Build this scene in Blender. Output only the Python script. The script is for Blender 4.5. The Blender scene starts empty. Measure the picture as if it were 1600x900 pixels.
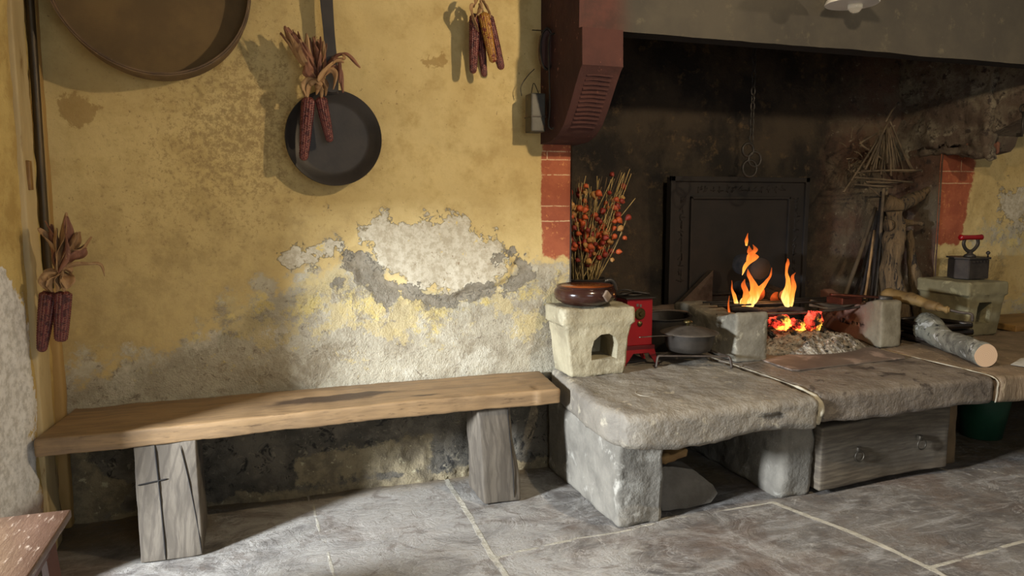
import bpy, bmesh, math, random
import numpy as np
from mathutils import Vector, Matrix, noise, Euler

random.seed(7)
S = bpy.context.scene
COL = S.collection
PI = math.pi

# ------------------------------------------------------------------ camera
CF = 1170.0; TH = math.atan(400 / CF); PT = math.atan(135 / CF); CH = 1.27
cd = bpy.data.cameras.new('camera'); cam = bpy.data.objects.new('camera', cd); COL.objects.link(cam)
cam.location = (0, 0, CH); cam.rotation_euler = (PI / 2 - PT, 0, -TH)
cd.sensor_width = 36; cd.lens = CF / 1600 * 36; cd.clip_start = 0.02
S.camera = cam
# ------------------------------------------------------------------ light and exposure
S.view_settings.view_transform = 'Standard'; S.view_settings.look = 'None'
S.view_settings.gamma = 1; S.view_settings.use_curve_mapping = False
S.view_settings.exposure = 0.0
W = bpy.data.worlds.new('world'); S.world = W; W.use_nodes = True
W.node_tree.nodes['Background'].inputs[0].default_value = (0.95, 0.9, 0.82, 1)
W.node_tree.nodes['Background'].inputs[1].default_value = 0.13

def area(name, loc, target, size, power, color, spread=PI):
    l = bpy.data.lights.new(name, 'AREA'); l.shape = 'RECTANGLE'; l.size, l.size_y = size
    l.energy = power; l.color = color; l.spread = spread
    o = bpy.data.objects.new(name, l); COL.objects.link(o); o.location = loc
    o.rotation_euler = (Vector(target) - Vector(loc)).to_track_quat('-Z', 'Y').to_euler()
    return o

def point(name, loc, power, color, r):
    l = bpy.data.lights.new(name, 'POINT'); l.energy = power; l.color = color; l.shadow_soft_size = r
    o = bpy.data.objects.new(name, l); COL.objects.link(o); o.location = loc
    return o

WARM = (1.0, 0.80, 0.53)
point('room_lamp_light', (1.55, 1.62, 2.10), 78, WARM, 0.025)
point('second_room_lamp_light', (3.35, 1.7, 2.11), 38, WARM, 0.025)
area('doorway_daylight', (-2.6, 1.5, 1.35), (1.2, 2.9, 0.2), (0.35, 0.45), 500, (0.84, 0.91, 1.0))
area('front_fill_daylight', (0.9, -1.6, 1.6), (1.2, 2.8, 0.2), (1.4, 1.2), 24, (0.86, 0.93, 1.0))  # added cool fill from behind the camera, its source unseen
point('fire_glow_light', (2.62, 3.36, 0.80), 2.2, (1.0, 0.42, 0.12), 0.07)
point('ember_glow_light', (2.82, 3.26, 0.60), 1.2, (1.0, 0.25, 0.1), 0.04)

# ------------------------------------------------------------------ helpers
def unproj(px, py):
    f = Vector((math.sin(TH) * math.cos(PT), math.cos(TH) * math.cos(PT), -math.sin(PT)))
    r = Vector((math.cos(TH), -math.sin(TH), 0)); u = r.cross(f)
    return f + r * ((px - 800) / CF) - u * ((py - 450) / CF)
def at_y(px, py, Y):
    d = unproj(px, py); return Vector((0, 0, CH)) + d * (Y / d.y)
def at_z(px, py, z):
    d = unproj(px, py); return Vector((0, 0, CH)) + d * ((z - CH) / d.z)
def at_x(px, py, X):
    d = unproj(px, py); return Vector((0, 0, CH)) + d * (X / d.x)

def lin(h):
    h = h.lstrip('#'); v = [int(h[i:i + 2], 16) / 255 for i in (0, 2, 4)]
    return tuple((c / 12.92 if c <= .04045 else ((c + .055) / 1.055) ** 2.4) for c in v) + (1.0,)

class NT:
    """small node builder"""
    def __init__(s, name):
        s.m = bpy.data.materials.new(name); s.m.use_nodes = True; s.t = s.m.node_tree
        s.b = s.t.nodes['Principled BSDF']; s.out = s.t.nodes['Material Output']
        s.tc = s.n('ShaderNodeTexCoord'); s.co = s.tc.outputs['Object']
    def n(s, k, **kw):
        x = s.t.nodes.new(k)
        for a, v in kw.items(): setattr(x, a, v)
        return x
    def L(s, a, b): s.t.links.new(a, b)
    def put(s, sock, v):
        if isinstance(v, bpy.types.NodeSocket): s.L(v, sock)
        else: sock.default_value = v
    def math(s, op, a, b=0.0, c=0.0, clamp=False):
        x = s.n('ShaderNodeMath', operation=op); x.use_clamp = clamp
        s.put(x.inputs[0], a); s.put(x.inputs[1], b); s.put(x.inputs[2], c); return x.outputs[0]
    def mapping(s, scale=(1, 1, 1), rot=(0, 0, 0), loc=(0, 0, 0), src=None):
        x = s.n('ShaderNodeMapping'); s.L(src or s.co, x.inputs[0])
        x.inputs['Scale'].default_value = scale; x.inputs['Rotation'].default_value = rot
        x.inputs['Location'].default_value = loc; return x.outputs[0]
    def noise(s, scale, detail=6, rough=0.55, src=None, dist=0.0):
        x = s.n('ShaderNodeTexNoise'); s.L(src or s.co, x.inputs['Vector'])
        x.inputs['Scale'].default_value = scale; x.inputs['Detail'].default_value = detail
        x.inputs['Roughness'].default_value = rough; x.inputs['Distortion'].default_value = dist
        return x.outputs['Fac']
    def vor(s, scale, src=None, feature='F1'):
        x = s.n('ShaderNodeTexVoronoi', feature=feature); s.L(src or s.co, x.inputs['Vector'])
        x.inputs['Scale'].default_value = scale; return x.outputs['Distance']
    def step(s, v, a, b, o0=0.0, o1=1.0):
        x = s.n('ShaderNodeMapRange'); x.interpolation_type = 'SMOOTHSTEP'
        s.put(x.inputs[0], v); x.inputs[1].default_value = a; x.inputs[2].default_value = b
        x.inputs[3].default_value = o0; x.inputs[4].default_value = o1; return x.outputs[0]
    def mix(s, f, a, b, mode='MIX'):
        x = s.n('ShaderNodeMix', data_type='RGBA', blend_type=mode)
        s.put(x.inputs[0], f)
        for k, v in ((6, a), (7, b)):
            if isinstance(v, str): v = lin(v)
            s.put(x.inputs[k], v)
        return x.outputs[2]
    def attr(s, name):
        x = s.n('ShaderNodeAttribute', attribute_name=name); return x.outputs['Fac']
    def bump(s, h, strength=0.5, dist=0.01, nrm=None):
        x = s.n('ShaderNodeBump'); x.inputs['Distance'].default_value = dist
        s.put(x.inputs['Strength'], strength); s.L(h, x.inputs['Height'])
        if nrm: s.L(nrm, x.inputs['Normal'])
        return x.outputs[0]
    def done(s, col, rough=0.8, metal=0.0, nrm=None):
        if isinstance(col, str): col = lin(col)
        s.put(s.b.inputs['Base Color'], col); s.put(s.b.inputs['Roughness'], rough)
        s.put(s.b.inputs['Metallic'], metal)
        if nrm: s.L(nrm, s.b.inputs['Normal'])
        return s.m

def pm(name, c1, c2, scale=8, rough=0.8, metal=0.0, bump=0.3, bscale=40, dist=0.004, stretch=(1, 1, 1),
       c3=None, t3=(0.58, 0.66), s3=20, lo=0.35, hi=0.65):
    g = NT(name); v = g.mapping(stretch)
    col = g.mix(g.step(g.noise(scale, 8, .6, v), lo, hi), c1, c2)
    if c3: col = g.mix(g.step(g.noise(s3, 8, .65, v, .4), *t3), col, c3)
    return g.done(col, rough, metal, g.bump(g.noise(bscale, 6, .6, v), bump, dist) if bump else None)

def newbm(): return bmesh.new()

def thing(name, label, cat, loc, group=None):
    o = bpy.data.objects.new(name, None); COL.objects.link(o); o.location = loc; o.empty_display_size = .05
    o['label'] = label; o['category'] = cat
    if group: o['group'] = group
    return o
def tag(o, label, cat, group=None, kind=None):
    o['label'] = label; o['category'] = cat
    if group: o['group'] = group
    if kind: o['kind'] = kind
    return o
def root_of(p):
    while p.parent: p = p.parent
    return p
def obj(name, bm, mat, parent=None, smooth=True, auto=None):
    """geometry is built in world coordinates; origin goes to the thing's base"""
    me = bpy.data.meshes.new(name)
    if parent: off = Vector(root_of(parent).location)
    else:
        xs = [v.co for v in bm.verts]
        lo = Vector([min(c[i] for c in xs) for i in range(3)]); hi = Vector([max(c[i] for c in xs) for i in range(3)])
        off = Vector(((lo.x + hi.x) / 2, (lo.y + hi.y) / 2, lo.z))
    bmesh.ops.translate(bm, verts=bm.verts, vec=-off)
    bmesh.ops.recalc_face_normals(bm, faces=bm.faces)
    bm.to_mesh(me); bm.free()
    if smooth:
        for p in me.polygons: p.use_smooth = True
        if auto: 
            try: me.set_sharp_from_angle(angle=math.radians(auto))
            except Exception: pass
    me.materials.append(mat)
    o = bpy.data.objects.new(name, me); COL.objects.link(o)
    if parent: o.parent = parent
    else: o.location = off
    return o
def struct(o): o['kind'] = 'structure'; return o

def box(bm, x0, x1, y0, y1, z0, z1, bev=0.0, M=None):
    r = bmesh.ops.create_cube(bm, size=1); vs = r['verts']
    for v in vs: v.co = Vector(((v.co.x + .5) * (x1 - x0) + x0, (v.co.y + .5) * (y1 - y0) + y0, (v.co.z + .5) * (z1 - z0) + z0))
    if bev:
        es = list({e for v in vs for e in v.link_edges})
        rr = bmesh.ops.bevel(bm, geom=es, offset=bev, segments=2, affect='EDGES', profile=.6)
        vs = list({v for f in rr['faces'] for v in f.verts} | {v for v in vs if v.is_valid})
    if M: bmesh.ops.transform(bm, matrix=M, verts=vs)
    return vs
def fr(p, s, o=4): return noise.fractal(Vector(p) * s, 1.0, 2.0, o)
def rbox(x0, x1, y0, y1, z0, z1, r=.02, res=.03, amp=.003, freq=6, warp=None, seed=0, bm=None):
    """dense rounded box, roughened like hewn stone or wood"""
    b = newbm(); box(b, x0, x1, y0, y1, z0, z1)
    for ax, (a, c) in enumerate(((x0, x1), (y0, y1), (z0, z1))):
        n = max(1, min(90, int((c - a) / res)))
        cuts = [a + (c - a) * i / n for i in range(1, n)] + [a + r * .4, c - r * .4, a + r, c - r]
        nv = Vector((0, 0, 0)); nv[ax] = 1
        for q in cuts:
            pc = Vector((0, 0, 0)); pc[ax] = q
            bmesh.ops.bisect_plane(b, geom=b.verts[:] + b.edges[:] + b.faces[:], plane_co=pc, plane_no=nv, dist=1e-5)
    lo = Vector((x0 + r, y0 + r, z0 + r)); hi = Vector((x1 - r, y1 - r, z1 - r))
    so = Vector((seed * 3.17, seed * 1.3, seed * 7.7))
    for v in b.verts:
        q = Vector([min(max(v.co[i], lo[i]), hi[i]) for i in range(3)])
        d = v.co - q
        if d.length > 1e-6:
            d.normalize(); n = fr(v.co + so, freq) + .35 * fr(v.co + so, freq * 4, 2)
            v.co = q + d * (r + n * amp)
        if warp: v.co = warp(v.co)
    if bm:
        me = bpy.data.meshes.new('tmp'); b.to_mesh(me); b.free(); bm.from_mesh(me); bpy.data.meshes.remove(me); return bm
    return b
def frames(pts):
    pts = [Vector(p) for p in pts]; out = []
    up = None
    for i, p in enumerate(pts):
        t = (pts[min(i + 1, len(pts) - 1)] - pts[max(i - 1, 0)]).normalized()
        if up is None:
            up = Vector((0, 0, 1)) if abs(t.z) < .9 else Vector((1, 0, 0))
        a = t.cross(up)
        if a.length < 1e-5: a = t.orthogonal()
        a.normalize(); b = a.cross(t).normalized(); up = b
        out.append((p, t, a, b))
    return out
def tube(bm, pts, rad, seg=10, cap=True, closed=False, flat=1.0, jit=0, jf=20):
    n = len(pts); rings = []
    rf = rad if callable(rad) else ((lambda i: rad[i]) if isinstance(rad, (list, tuple)) else (lambda i: rad))
    for i, (p, t, a, b) in enumerate(frames(pts)):
        ring = []
        for k in range(seg):
            th = 2 * PI * k / seg; d = a * math.cos(th) + b * math.sin(th) * flat
            q = p + d * rf(i)
            if jit: q = q + d * jit * fr(q, jf, 3)
            ring.append(bm.verts.new(q))
        rings.append(ring)
    for i in range(n - 1 + (1 if closed else 0)):
        A, B = rings[i], rings[(i + 1) % n]
        for k in range(seg): bm.faces.new((A[k], A[(k + 1) % seg], B[(k + 1) % seg], B[k]))
    if cap and not closed:
        bm.faces.new(list(reversed(rings[0]))); bm.faces.new(rings[-1])
    return bm
def curve(pts, n=24):
    """Catmull-Rom through points"""
    P = [Vector(p) for p in pts]; P = [P[0] * 2 - P[1]] + P + [P[-1] * 2 - P[-2]]; out = []
    m = len(P) - 3
    for i in range(n):
        u = i / (n - 1) * m; k = min(int(u), m - 1); t = u - k; a, b, c, d = P[k:k + 4]
        out.append(.5 * ((2 * b) + (c - a) * t + (2 * a - 5 * b + 4 * c - d) * t * t + (3 * b - a - 3 * c + d) * t ** 3))
    return out
def lathe(bm, prof, c=(0, 0, 0), seg=40, M=None, closed=False, wob=0):
    rings = []
    for r, z in prof:
        ring = []
        for k in range(seg):
            a = 2 * PI * k / seg; v = Vector((r * math.cos(a), r * math.sin(a), z))
            if wob: v += Vector((v.x, v.y, 0)) * wob * fr(v, 9, 2)
            if M: v = M @ v
            ring.append(bm.verts.new(v + Vector(c)))
        rings.append(ring)
    m = len(rings)
    for i in range(m if closed else m - 1):
        A, B = rings[i], rings[(i + 1) % m]
        for k in range(seg): bm.faces.new((A[k], A[(k + 1) % seg], B[(k + 1) % seg], B[k]))
    if not closed:
        for ring, rv in ((rings[0], 0), (rings[-1], 1)):
            if Vector(ring[0].co - ring[seg // 2].co).length > 1e-4:
                bm.faces.new(ring if rv else list(reversed(ring)))
    bmesh.ops.remove_doubles(bm, verts=[v for r in rings for v in r], dist=1e-6)
    return bm
def prism(bm, poly, axis, a, b):
    """extrude 2-D polygon; axis x: poly=(y,z), y: (x,z), z: (x,y)"""
    def mk(p, q):
        return Vector((q, p[0], p[1])) if axis == 'x' else Vector((p[0], q, p[1])) if axis == 'y' else Vector((p[0], p[1], q))
    A = [bm.verts.new(mk(p, a)) for p in poly]; B = [bm.verts.new(mk(p, b)) for p in poly]; n = len(poly)
    bm.faces.new(A); bm.faces.new(list(reversed(B)))
    for i in range(n): bm.faces.new((A[i], A[(i + 1) % n], B[(i + 1) % n], B[i]))
    return bm
def boolcut(o, cutbm):
    me = bpy.data.meshes.new('c'); bmesh.ops.recalc_face_normals(cutbm, faces=cutbm.faces); cutbm.to_mesh(me); cutbm.free()
    c = bpy.data.objects.new('c', me); COL.objects.link(c); c.location = o.parent.location
    md = o.modifiers.new('b', 'BOOLEAN'); md.operation = 'DIFFERENCE'; md.object = c; md.solver = 'EXACT'
    bpy.context.view_layer.update(); dg = bpy.context.evaluated_depsgraph_get()
    nm = bpy.data.meshes.new_from_object(o.evaluated_get(dg)); o.modifiers.clear(); o.data = nm
    bpy.data.objects.remove(c)
    for p in nm.polygons: p.use_smooth = True
    nm.set_sharp_from_angle(angle=math.radians(38))
def loopring(c, r, t, axis='y', n=28, seg=8, sx=1, sz=1):
    b = newbm(); pts = []
    for i in range(n):
        a = 2 * PI * i / n
        d = {'y': (r * sx * math.cos(a), 0, r * sz * math.sin(a)), 'z': (r * sx * math.cos(a), r * sz * math.sin(a), 0), 'x': (0, r * sx * math.cos(a), r * sz * math.sin(a))}[axis]
        pts.append(Vector(c) + Vector(d))
    rings = []
    for i in range(n):
        p = pts[i]; tt = (pts[(i + 1) % n] - pts[i - 1]).normalized(); rad = (p - Vector(c)).normalized(); bb = tt.cross(rad)
        rings.append([b.verts.new(p + (rad * math.cos(2 * PI * k / seg) + bb * math.sin(2 * PI * k / seg)) * t) for k in range(seg)])
    for i in range(n):
        A, B = rings[i], rings[(i + 1) % n]
        for k in range(seg): b.faces.new((A[k], A[(k + 1) % seg], B[(k + 1) % seg], B[k]))
    return b
def merge(bm, other):
    me = bpy.data.meshes.new('t'); other.to_mesh(me); other.free(); bm.from_mesh(me); bpy.data.meshes.remove(me); return bm

# numpy value noise for relief and a signed distance to traced patches
_rng = np.random.RandomState(3); _T = _rng.rand(256, 256)
def vnoise(x, y):
    xi = np.floor(x).astype(int); yi = np.floor(y).astype(int); fx = x - xi; fy = y - yi
    fx = fx * fx * (3 - 2 * fx); fy = fy * fy * (3 - 2 * fy)
    g = lambda a, b: _T[a & 255, b & 255]
    return (g(xi, yi) * (1 - fx) + g(xi + 1, yi) * fx) * (1 - fy) + (g(xi, yi + 1) * (1 - fx) + g(xi + 1, yi + 1) * fx) * fy
def fbm(x, y, s, o=5):
    t = 0; a = .5
    for i in range(o): t = t + a * (vnoise(x * s + 17 * i, y * s + 5 * i) - .5); s *= 2.03; a *= .52
    return t
def sdf(X, Z, poly):
    P = np.array(poly); n = len(P); d = np.full(X.shape, 1e9); ins = np.zeros(X.shape, bool)
    for i in range(n):
        ax, az = P[i]; bx, bz = P[(i + 1) % n]; ex, ez = bx - ax, bz - az
        wx, wz = X - ax, Z - az; t = np.clip((wx * ex + wz * ez) / (ex * ex + ez * ez + 1e-12), 0, 1)
        d = np.minimum(d, (wx - ex * t) ** 2 + (wz - ez * t) ** 2)
        c = ((az > Z) != (bz > Z)) & (X < (bx - ax) * (Z - az) / (bz - az + 1e-12) + ax); ins ^= c
    d = np.sqrt(d); return np.where(ins, d, -d)
def sline(X, Z, pl, w):
    d = np.full(X.shape, 1e9)
    for (ax, az), (bx, bz) in zip(pl[:-1], pl[1:]):
        ex, ez = bx - ax, bz - az; wx, wz = X - ax, Z - az
        t = np.clip((wx * ex + wz * ez) / (ex * ex + ez * ez + 1e-12), 0, 1)
        d = np.minimum(d, (wx - ex * t) ** 2 + (wz - ez * t) ** 2)
    return w - np.sqrt(d)
def gridmesh(name, U, V, posf, mat, attrs=None, parent=None):
    """posf(U,V)->(n,3); attrs: dict name->array"""
    nu, nv = len(U), len(V); UU, VV = np.meshgrid(U, V, indexing='ij')
    P = posf(UU, VV); P = P.reshape(-1, 3)
    idx = np.arange(nu * nv).reshape(nu, nv)
    F = np.stack([idx[:-1, :-1], idx[1:, :-1], idx[1:, 1:], idx[:-1, 1:]], -1).reshape(-1, 4)
    me = bpy.data.meshes.new(name); me.vertices.add(len(P)); me.vertices.foreach_set('co', P.astype(np.float32).ravel())
    me.loops.add(F.size); me.loops.foreach_set('vertex_index', F.astype(np.int32).ravel())
    me.polygons.add(len(F)); me.polygons.foreach_set('loop_start', np.arange(0, F.size, 4, dtype=np.int32))
    me.update(calc_edges=True)
    me.polygons.foreach_set('use_smooth', np.ones(len(F), bool))
    for k, a in (attrs(UU, VV) if attrs else {}).items():
        at = me.attributes.new(k, 'FLOAT', 'POINT'); at.data.foreach_set('value', np.ascontiguousarray(a, np.float32).ravel())
    me.materials.append(mat); o = bpy.data.objects.new(name, me); COL.objects.link(o)
    if parent: o.parent = parent
    return o
def wp(pts, Y=3.25):
    return [(at_y(x, y, Y).x, at_y(x, y, Y).z) for x, y in pts]

# ------------------------------------------------------------------ the back wall
WY = 3.25
def wall_material(name, tint=0.0):
    g = NT(name)
    n1 = g.noise(2.2, 8, .6); n2 = g.noise(9, 10, .68); n3 = g.noise(38, 8, .7); n4 = g.noise(140, 4, .6)
    edge = g.math('ADD', g.math('MULTIPLY', g.math('SUBTRACT', n2, .5), .22), g.math('MULTIPLY', g.math('SUBTRACT', n3, .5), .06))
    def mask(attr, amp=1.0, w=.004, off=0.0):
        v = g.math('ADD', g.attr(attr), g.math('MULTIPLY', edge, amp)); return g.step(v, off - w, off + w)
    yel = g.mix(g.step(n1, .35, .65), '#bfa66e', '#d0ba84')
    yel = g.mix(g.step(n2, .42, .7), yel, '#b39a64')
    yel = g.mix(g.math('MULTIPLY', g.step(g.noise(1.1, 4, .6), .45, .62), .35), yel, '#c4aa6c')
    # brown speckled wear
    sp = g.math('ADD', g.noise(48, 10, .85), g.math('MULTIPLY', g.attr('speck'), .17))
    yel = g.mix(g.math('MULTIPLY', g.step(sp, .58, .68), .75), yel, '#8f754a')
    yel = g.mix(g.math('MULTIPLY', g.step(g.noise(60, 3, .5), .70, .74), .55), yel, '#6b5230'); yel = g.mix(g.math('MULTIPLY', g.step(g.noise(17, 10, .8, g.mapping((1, 1, .8), loc=(9, 3, 3))), .60, .645), .4), yel, '#9a7f4c')
    # browner zone low on the left
    brown = g.mix(g.step(n2, .38, .62), '#a68f5e', '#8a7652')
    brown = g.mix(g.step(g.noise(14, 8, .7), .55, .64), brown, '#ad9560')
    yel = g.mix(g.math('MULTIPLY', mask('brown', 1.5, .2), .38), yel, brown)
    # bare grey cement
    gr = g.mix(g.step(n2, .36, .64), '#9c927c', '#b0a790')
    gr = g.mix(g.step(g.noise(5, 9, .7), .52, .66), gr, '#c2bba6')
    gr = g.mix(g.math('MULTIPLY', g.step(n3, .56, .66), .6), gr, '#7f7460')
    rem = g.step(g.math('ADD', g.noise(8.5, 12, .8), g.math('MULTIPLY', g.attr('remnant'), .2)), .57, .66)
    gr = g.mix(g.math('MULTIPLY', rem, .9), gr, '#c9b470')
    gr = g.mix(g.math('MULTIPLY', g.step(g.noise(4.2, 10, .75, None, .6), .53, .60), .7), gr, '#857860')
    gr = g.mix(g.math('MULTIPLY', g.step(g.noise(19, 10, .78, None, .8), .59, .62), .8), gr, '#6d6150')
    vein = g.math('ABSOLUTE', g.math('SUBTRACT', g.noise(3.6, 9, .7, None, 1.4), .5))
    gr = g.mix(g.math('MULTIPLY', g.step(vein, .002, .010, 1.0, 0.0), .25), gr, '#d6cfba')
    ylo = g.step(g.math('ADD', g.noise(5.5, 10, .74, g.mapping(loc=(4, 2, 1))), g.math('MULTIPLY', g.attr('remnant'), .14)), .565, .585)
    gr = g.mix(g.math('MULTIPLY', ylo, .75), gr, '#bba97a')
    ocm = g.math('ADD', g.attr('ochre'), g.math('MULTIPLY', edge, .9)); yel = g.mix(g.math('MULTIPLY', g.step(ocm, -.006, .004), .6), yel, '#8c6c38')
    col = g.mix(mask('grey', 2.4, .035), yel, gr)
    white = g.mix(g.step(n3, .4, .62), '#c6bda6', '#ab9f86')
    white = g.mix(g.step(g.noise(30, 8, .75), .60, .68), white, '#8d7a5e')
    white = g.mix(g.step(g.noise(18, 8, .7), .63, .68), white, '#cdb672')
    mw = mask('white', 1.8, .006); col = g.mix(mw, col, white)
    cem = g.mix(g.step(n3, .4, .6), '#7d7462', '#8f8674')
    mc = mask('cement', 1.1, .003); col = g.mix(mc, col, cem)
    mb = mask('brick', .5, .01)
    bk = g.mix(g.step(n2, .36, .62), '#a2593a', '#904a30'); bk = g.mix(g.step(n3, .58, .66), bk, '#bd7a4a')
    # painted white mortar strokes
    xyz = g.n('ShaderNodeSeparateXYZ'); g.L(g.co, xyz.inputs[0])
    lines = None
    for z in LINEZ:
        wob = g.math('MULTIPLY', g.math('SUBTRACT', n2, .5), .012)
        d = g.math('ABSOLUTE', g.math('SUBTRACT', g.math('ADD', xyz.outputs['Z'], wob), z))
        l = g.step(d, .0015, .0035, 1.0, 0.0)
        lines = l if lines is None else g.math('MAXIMUM', lines, l)
    for x, za, zb in LINEX:
        d = g.math('ABSOLUTE', g.math('SUBTRACT', xyz.outputs['X'], x))
        l = g.step(d, .0015, .0035, 1.0, 0.0)
        l = g.math('MULTIPLY', l, g.math('MULTIPLY', g.math('GREATER_THAN', xyz.outputs['Z'], za), g.math('LESS_THAN', xyz.outputs['Z'], zb)))
        lines = g.math('MAXIMUM', lines, l)
    lines = g.math('MULTIPLY', lines, g.step(n3, .36, .5))
    bk = g.mix(g.math('MULTIPLY', lines, .8), bk, '#cfb28c')
    col = g.mix(mb, col, bk)
    # rough stone course with the bench's shade painted in, pale patches painted lit
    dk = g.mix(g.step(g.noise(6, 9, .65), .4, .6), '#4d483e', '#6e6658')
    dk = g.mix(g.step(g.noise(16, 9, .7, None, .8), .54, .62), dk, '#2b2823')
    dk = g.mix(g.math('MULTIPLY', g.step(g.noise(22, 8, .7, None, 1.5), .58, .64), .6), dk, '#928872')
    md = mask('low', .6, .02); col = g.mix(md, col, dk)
    pl = g.mix(g.step(g.noise(12, 8, .7), .42, .62), '#928466', '#6f634d')
    pl = g.mix(g.step(g.noise(26, 6, .7), .6, .66), pl, '#b9ae8c')
    col = g.mix(g.math('MULTIPLY', mask('limewash_lit', .8, .01), .9), col, pl)
    soot = g.mix(g.step(n2, .4, .6), '#1e1a16', '#332b22')
    col = g.mix(mask('soot', .4, .02), col, soot)
    h = g.math('ADD', g.math('MULTIPLY', n2, .35), g.math('MULTIPLY', n3, g.math('ADD', .12, g.math('MULTIPLY', mask('rough', 1.5, .06), .55))))
    h = g.math('ADD', h, g.math('MULTIPLY', mw, .25)); h = g.math('SUBTRACT', h, g.math('MULTIPLY', mc, .35))
    h = g.math('ADD', h, g.math('MULTIPLY', n4, g.math('MULTIPLY', mask('rough', 1.5, .06), .25)))
    return g.done(col, .88, 0, g.bump(h, 1.0, .016))

LINEZ = [1.50, 1.462, 1.392, 1.25, 1.18]; LINEX = [(1.283, 1.462, 1.50)]
M_wall = wall_material('limewashed_wall')

white_poly = wp([(528, 398), (548, 385), (566, 362), (580, 350), (612, 342), (650, 345), (675, 338), (700, 345), (735, 350), (748, 368), (772, 376), (790, 392), (800, 410), (795, 430), (770, 446), (735, 450), (712, 462), (690, 458), (655, 452), (630, 440), (612, 428), (590, 405), (570, 385), (552, 400)])
white2 = wp([(420, 404), (440, 402), (470, 400), (500, 396), (535, 382), (540, 392), (520, 408), (480, 410), (450, 418), (428, 413)])
drip = wp([(506, 318), (512, 322), (511, 338), (503, 342), (500, 336)])
cem_poly = wp([(527, 402), (540, 388), (563, 385), (578, 405), (590, 420), (615, 432), (640, 448), (665, 460), (700, 466), (718, 455), (735, 446), (770, 448), (800, 432), (815, 420), (800, 412), (812, 398), (828, 412), (832, 432), (805, 448), (775, 455), (745, 462), (720, 470), (700, 478), (672, 478), (650, 470), (628, 462), (606, 480), (588, 470), (570, 448), (556, 440), (558, 425), (540, 412)])
cem2 = wp([(800, 384), (806, 378), (804, 398), (790, 402), (775, 418), (772, 402), (786, 394)])
cem3 = wp([(520, 448), (532, 440), (545, 445), (540, 450)])
def wall_attrs(X, Z):
    n = fbm(X, Z, 3.0)
    # height of the damp line along the wall
    xs = [-.8, -.5, -.2, 0.05, .3, .45, .6, .9, 1.1, 1.25, 1.42]; zs = [.62, .66, .80, .95, 1.03, 1.06, .93, .90, .99, 1.02, .98]
    line = np.interp(X, xs, zs)
    grey = (line - Z) * .9 + n * .08
    brown = np.minimum(.28 - X, 1.30 - Z + .25 * X) * .6
    speck = np.exp(-(((X + .02) / .32) ** 2 + ((Z - 1.62) / .36) ** 2)) * .75 + .35 * np.exp(-(((X + .25) / .5) ** 2 + ((Z - 1.25) / .35) ** 2)) \
        + .30 * np.exp(-(((X - .85) / .14) ** 2 + ((Z - 1.15) / .14) ** 2)) - .12 * np.clip(X - .3, 0, 1)
    remnant = .5 - np.abs(Z - .82) * 2.4 + .5 * n
    white = np.maximum(np.maximum(sdf(X, Z, white_poly), sdf(X, Z, white2)), sdf(X, Z, drip))
    cem = np.maximum(np.maximum(sdf(X, Z, cem_poly), sdf(X, Z, cem2)), sdf(X, Z, cem3))
    brick = np.minimum(X - 1.252, Z - 1.0); brick = np.where(Z > 1.1, X - 1.252, brick)
    brick = np.where((X - 1.252) < .02, np.minimum(brick, (X - 1.252) * 6), brick)
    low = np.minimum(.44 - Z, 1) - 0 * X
    lime_lit = np.maximum(sdf(X, Z, [(.12, .03), (.12, .16), (.25, .19), (.5, .19), (.72, .21), (.73, .07), (.5, .05)]),
                      np.maximum(sdf(X, Z, [(-.7, .34), (-.62, .18), (-.52, .12), (-.58, 0), (-.78, 0), (-.78, .36)]), .035 - Z))
    ochre = np.maximum(sdf(X, Z, wp([(88, 160), (118, 152), (150, 165), (148, 188), (120, 198), (104, 184)])), sdf(X, Z, wp([(640, 92), (690, 84), (702, 104), (668, 112)])) - .012)
    ochre = np.maximum(ochre, sdf(X, Z, wp([(335, 60), (350, 60), (352, 100), (336, 108)])) - .01)
    soot = np.minimum(X - 1.36, .62 - Z) 
    soot = np.maximum(soot, -.2 + 0 * X)
    rough = np.minimum(line - .12 - Z, 1)
    return dict(grey=grey, brown=brown, speck=speck, remnant=remnant, white=white, cement=cem, brick=brick, ochre=ochre, low=low, limewash_lit=lime_lit, soot=soot, rough=rough)
def wall_pos(X, Z):
    c = np.maximum(sdf(X, Z, cem_poly), -.01); w = np.clip(sdf(X, Z, white_poly), -.01, .004)
    lowm = np.clip((.44 - Z) / .06, 0, 1)
    d = fbm(X, Z, 2.5) * .028 + fbm(X, Z, 14) * .006 - w * .5 + np.clip(c, 0, .008) * 1.0
    d = d + lowm * (fbm(X, Z, 6) * .06 + np.abs(fbm(X, Z, 11)) * .05 + .012)
    d = d - np.clip((.12 - Z) / .12, 0, 1) * .02
    edge = np.clip((X - 1.1) / .2, 0, 1); d = d * (1 - .7 * edge * (1 - lowm * .5))
    return np.stack([X, WY + d, Z], -1)
struct(gridmesh('wall_back', np.linspace(-.86, 1.40, 210), np.linspace(-.02, 2.62, 245), wall_pos, M_wall, wall_attrs))

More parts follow.
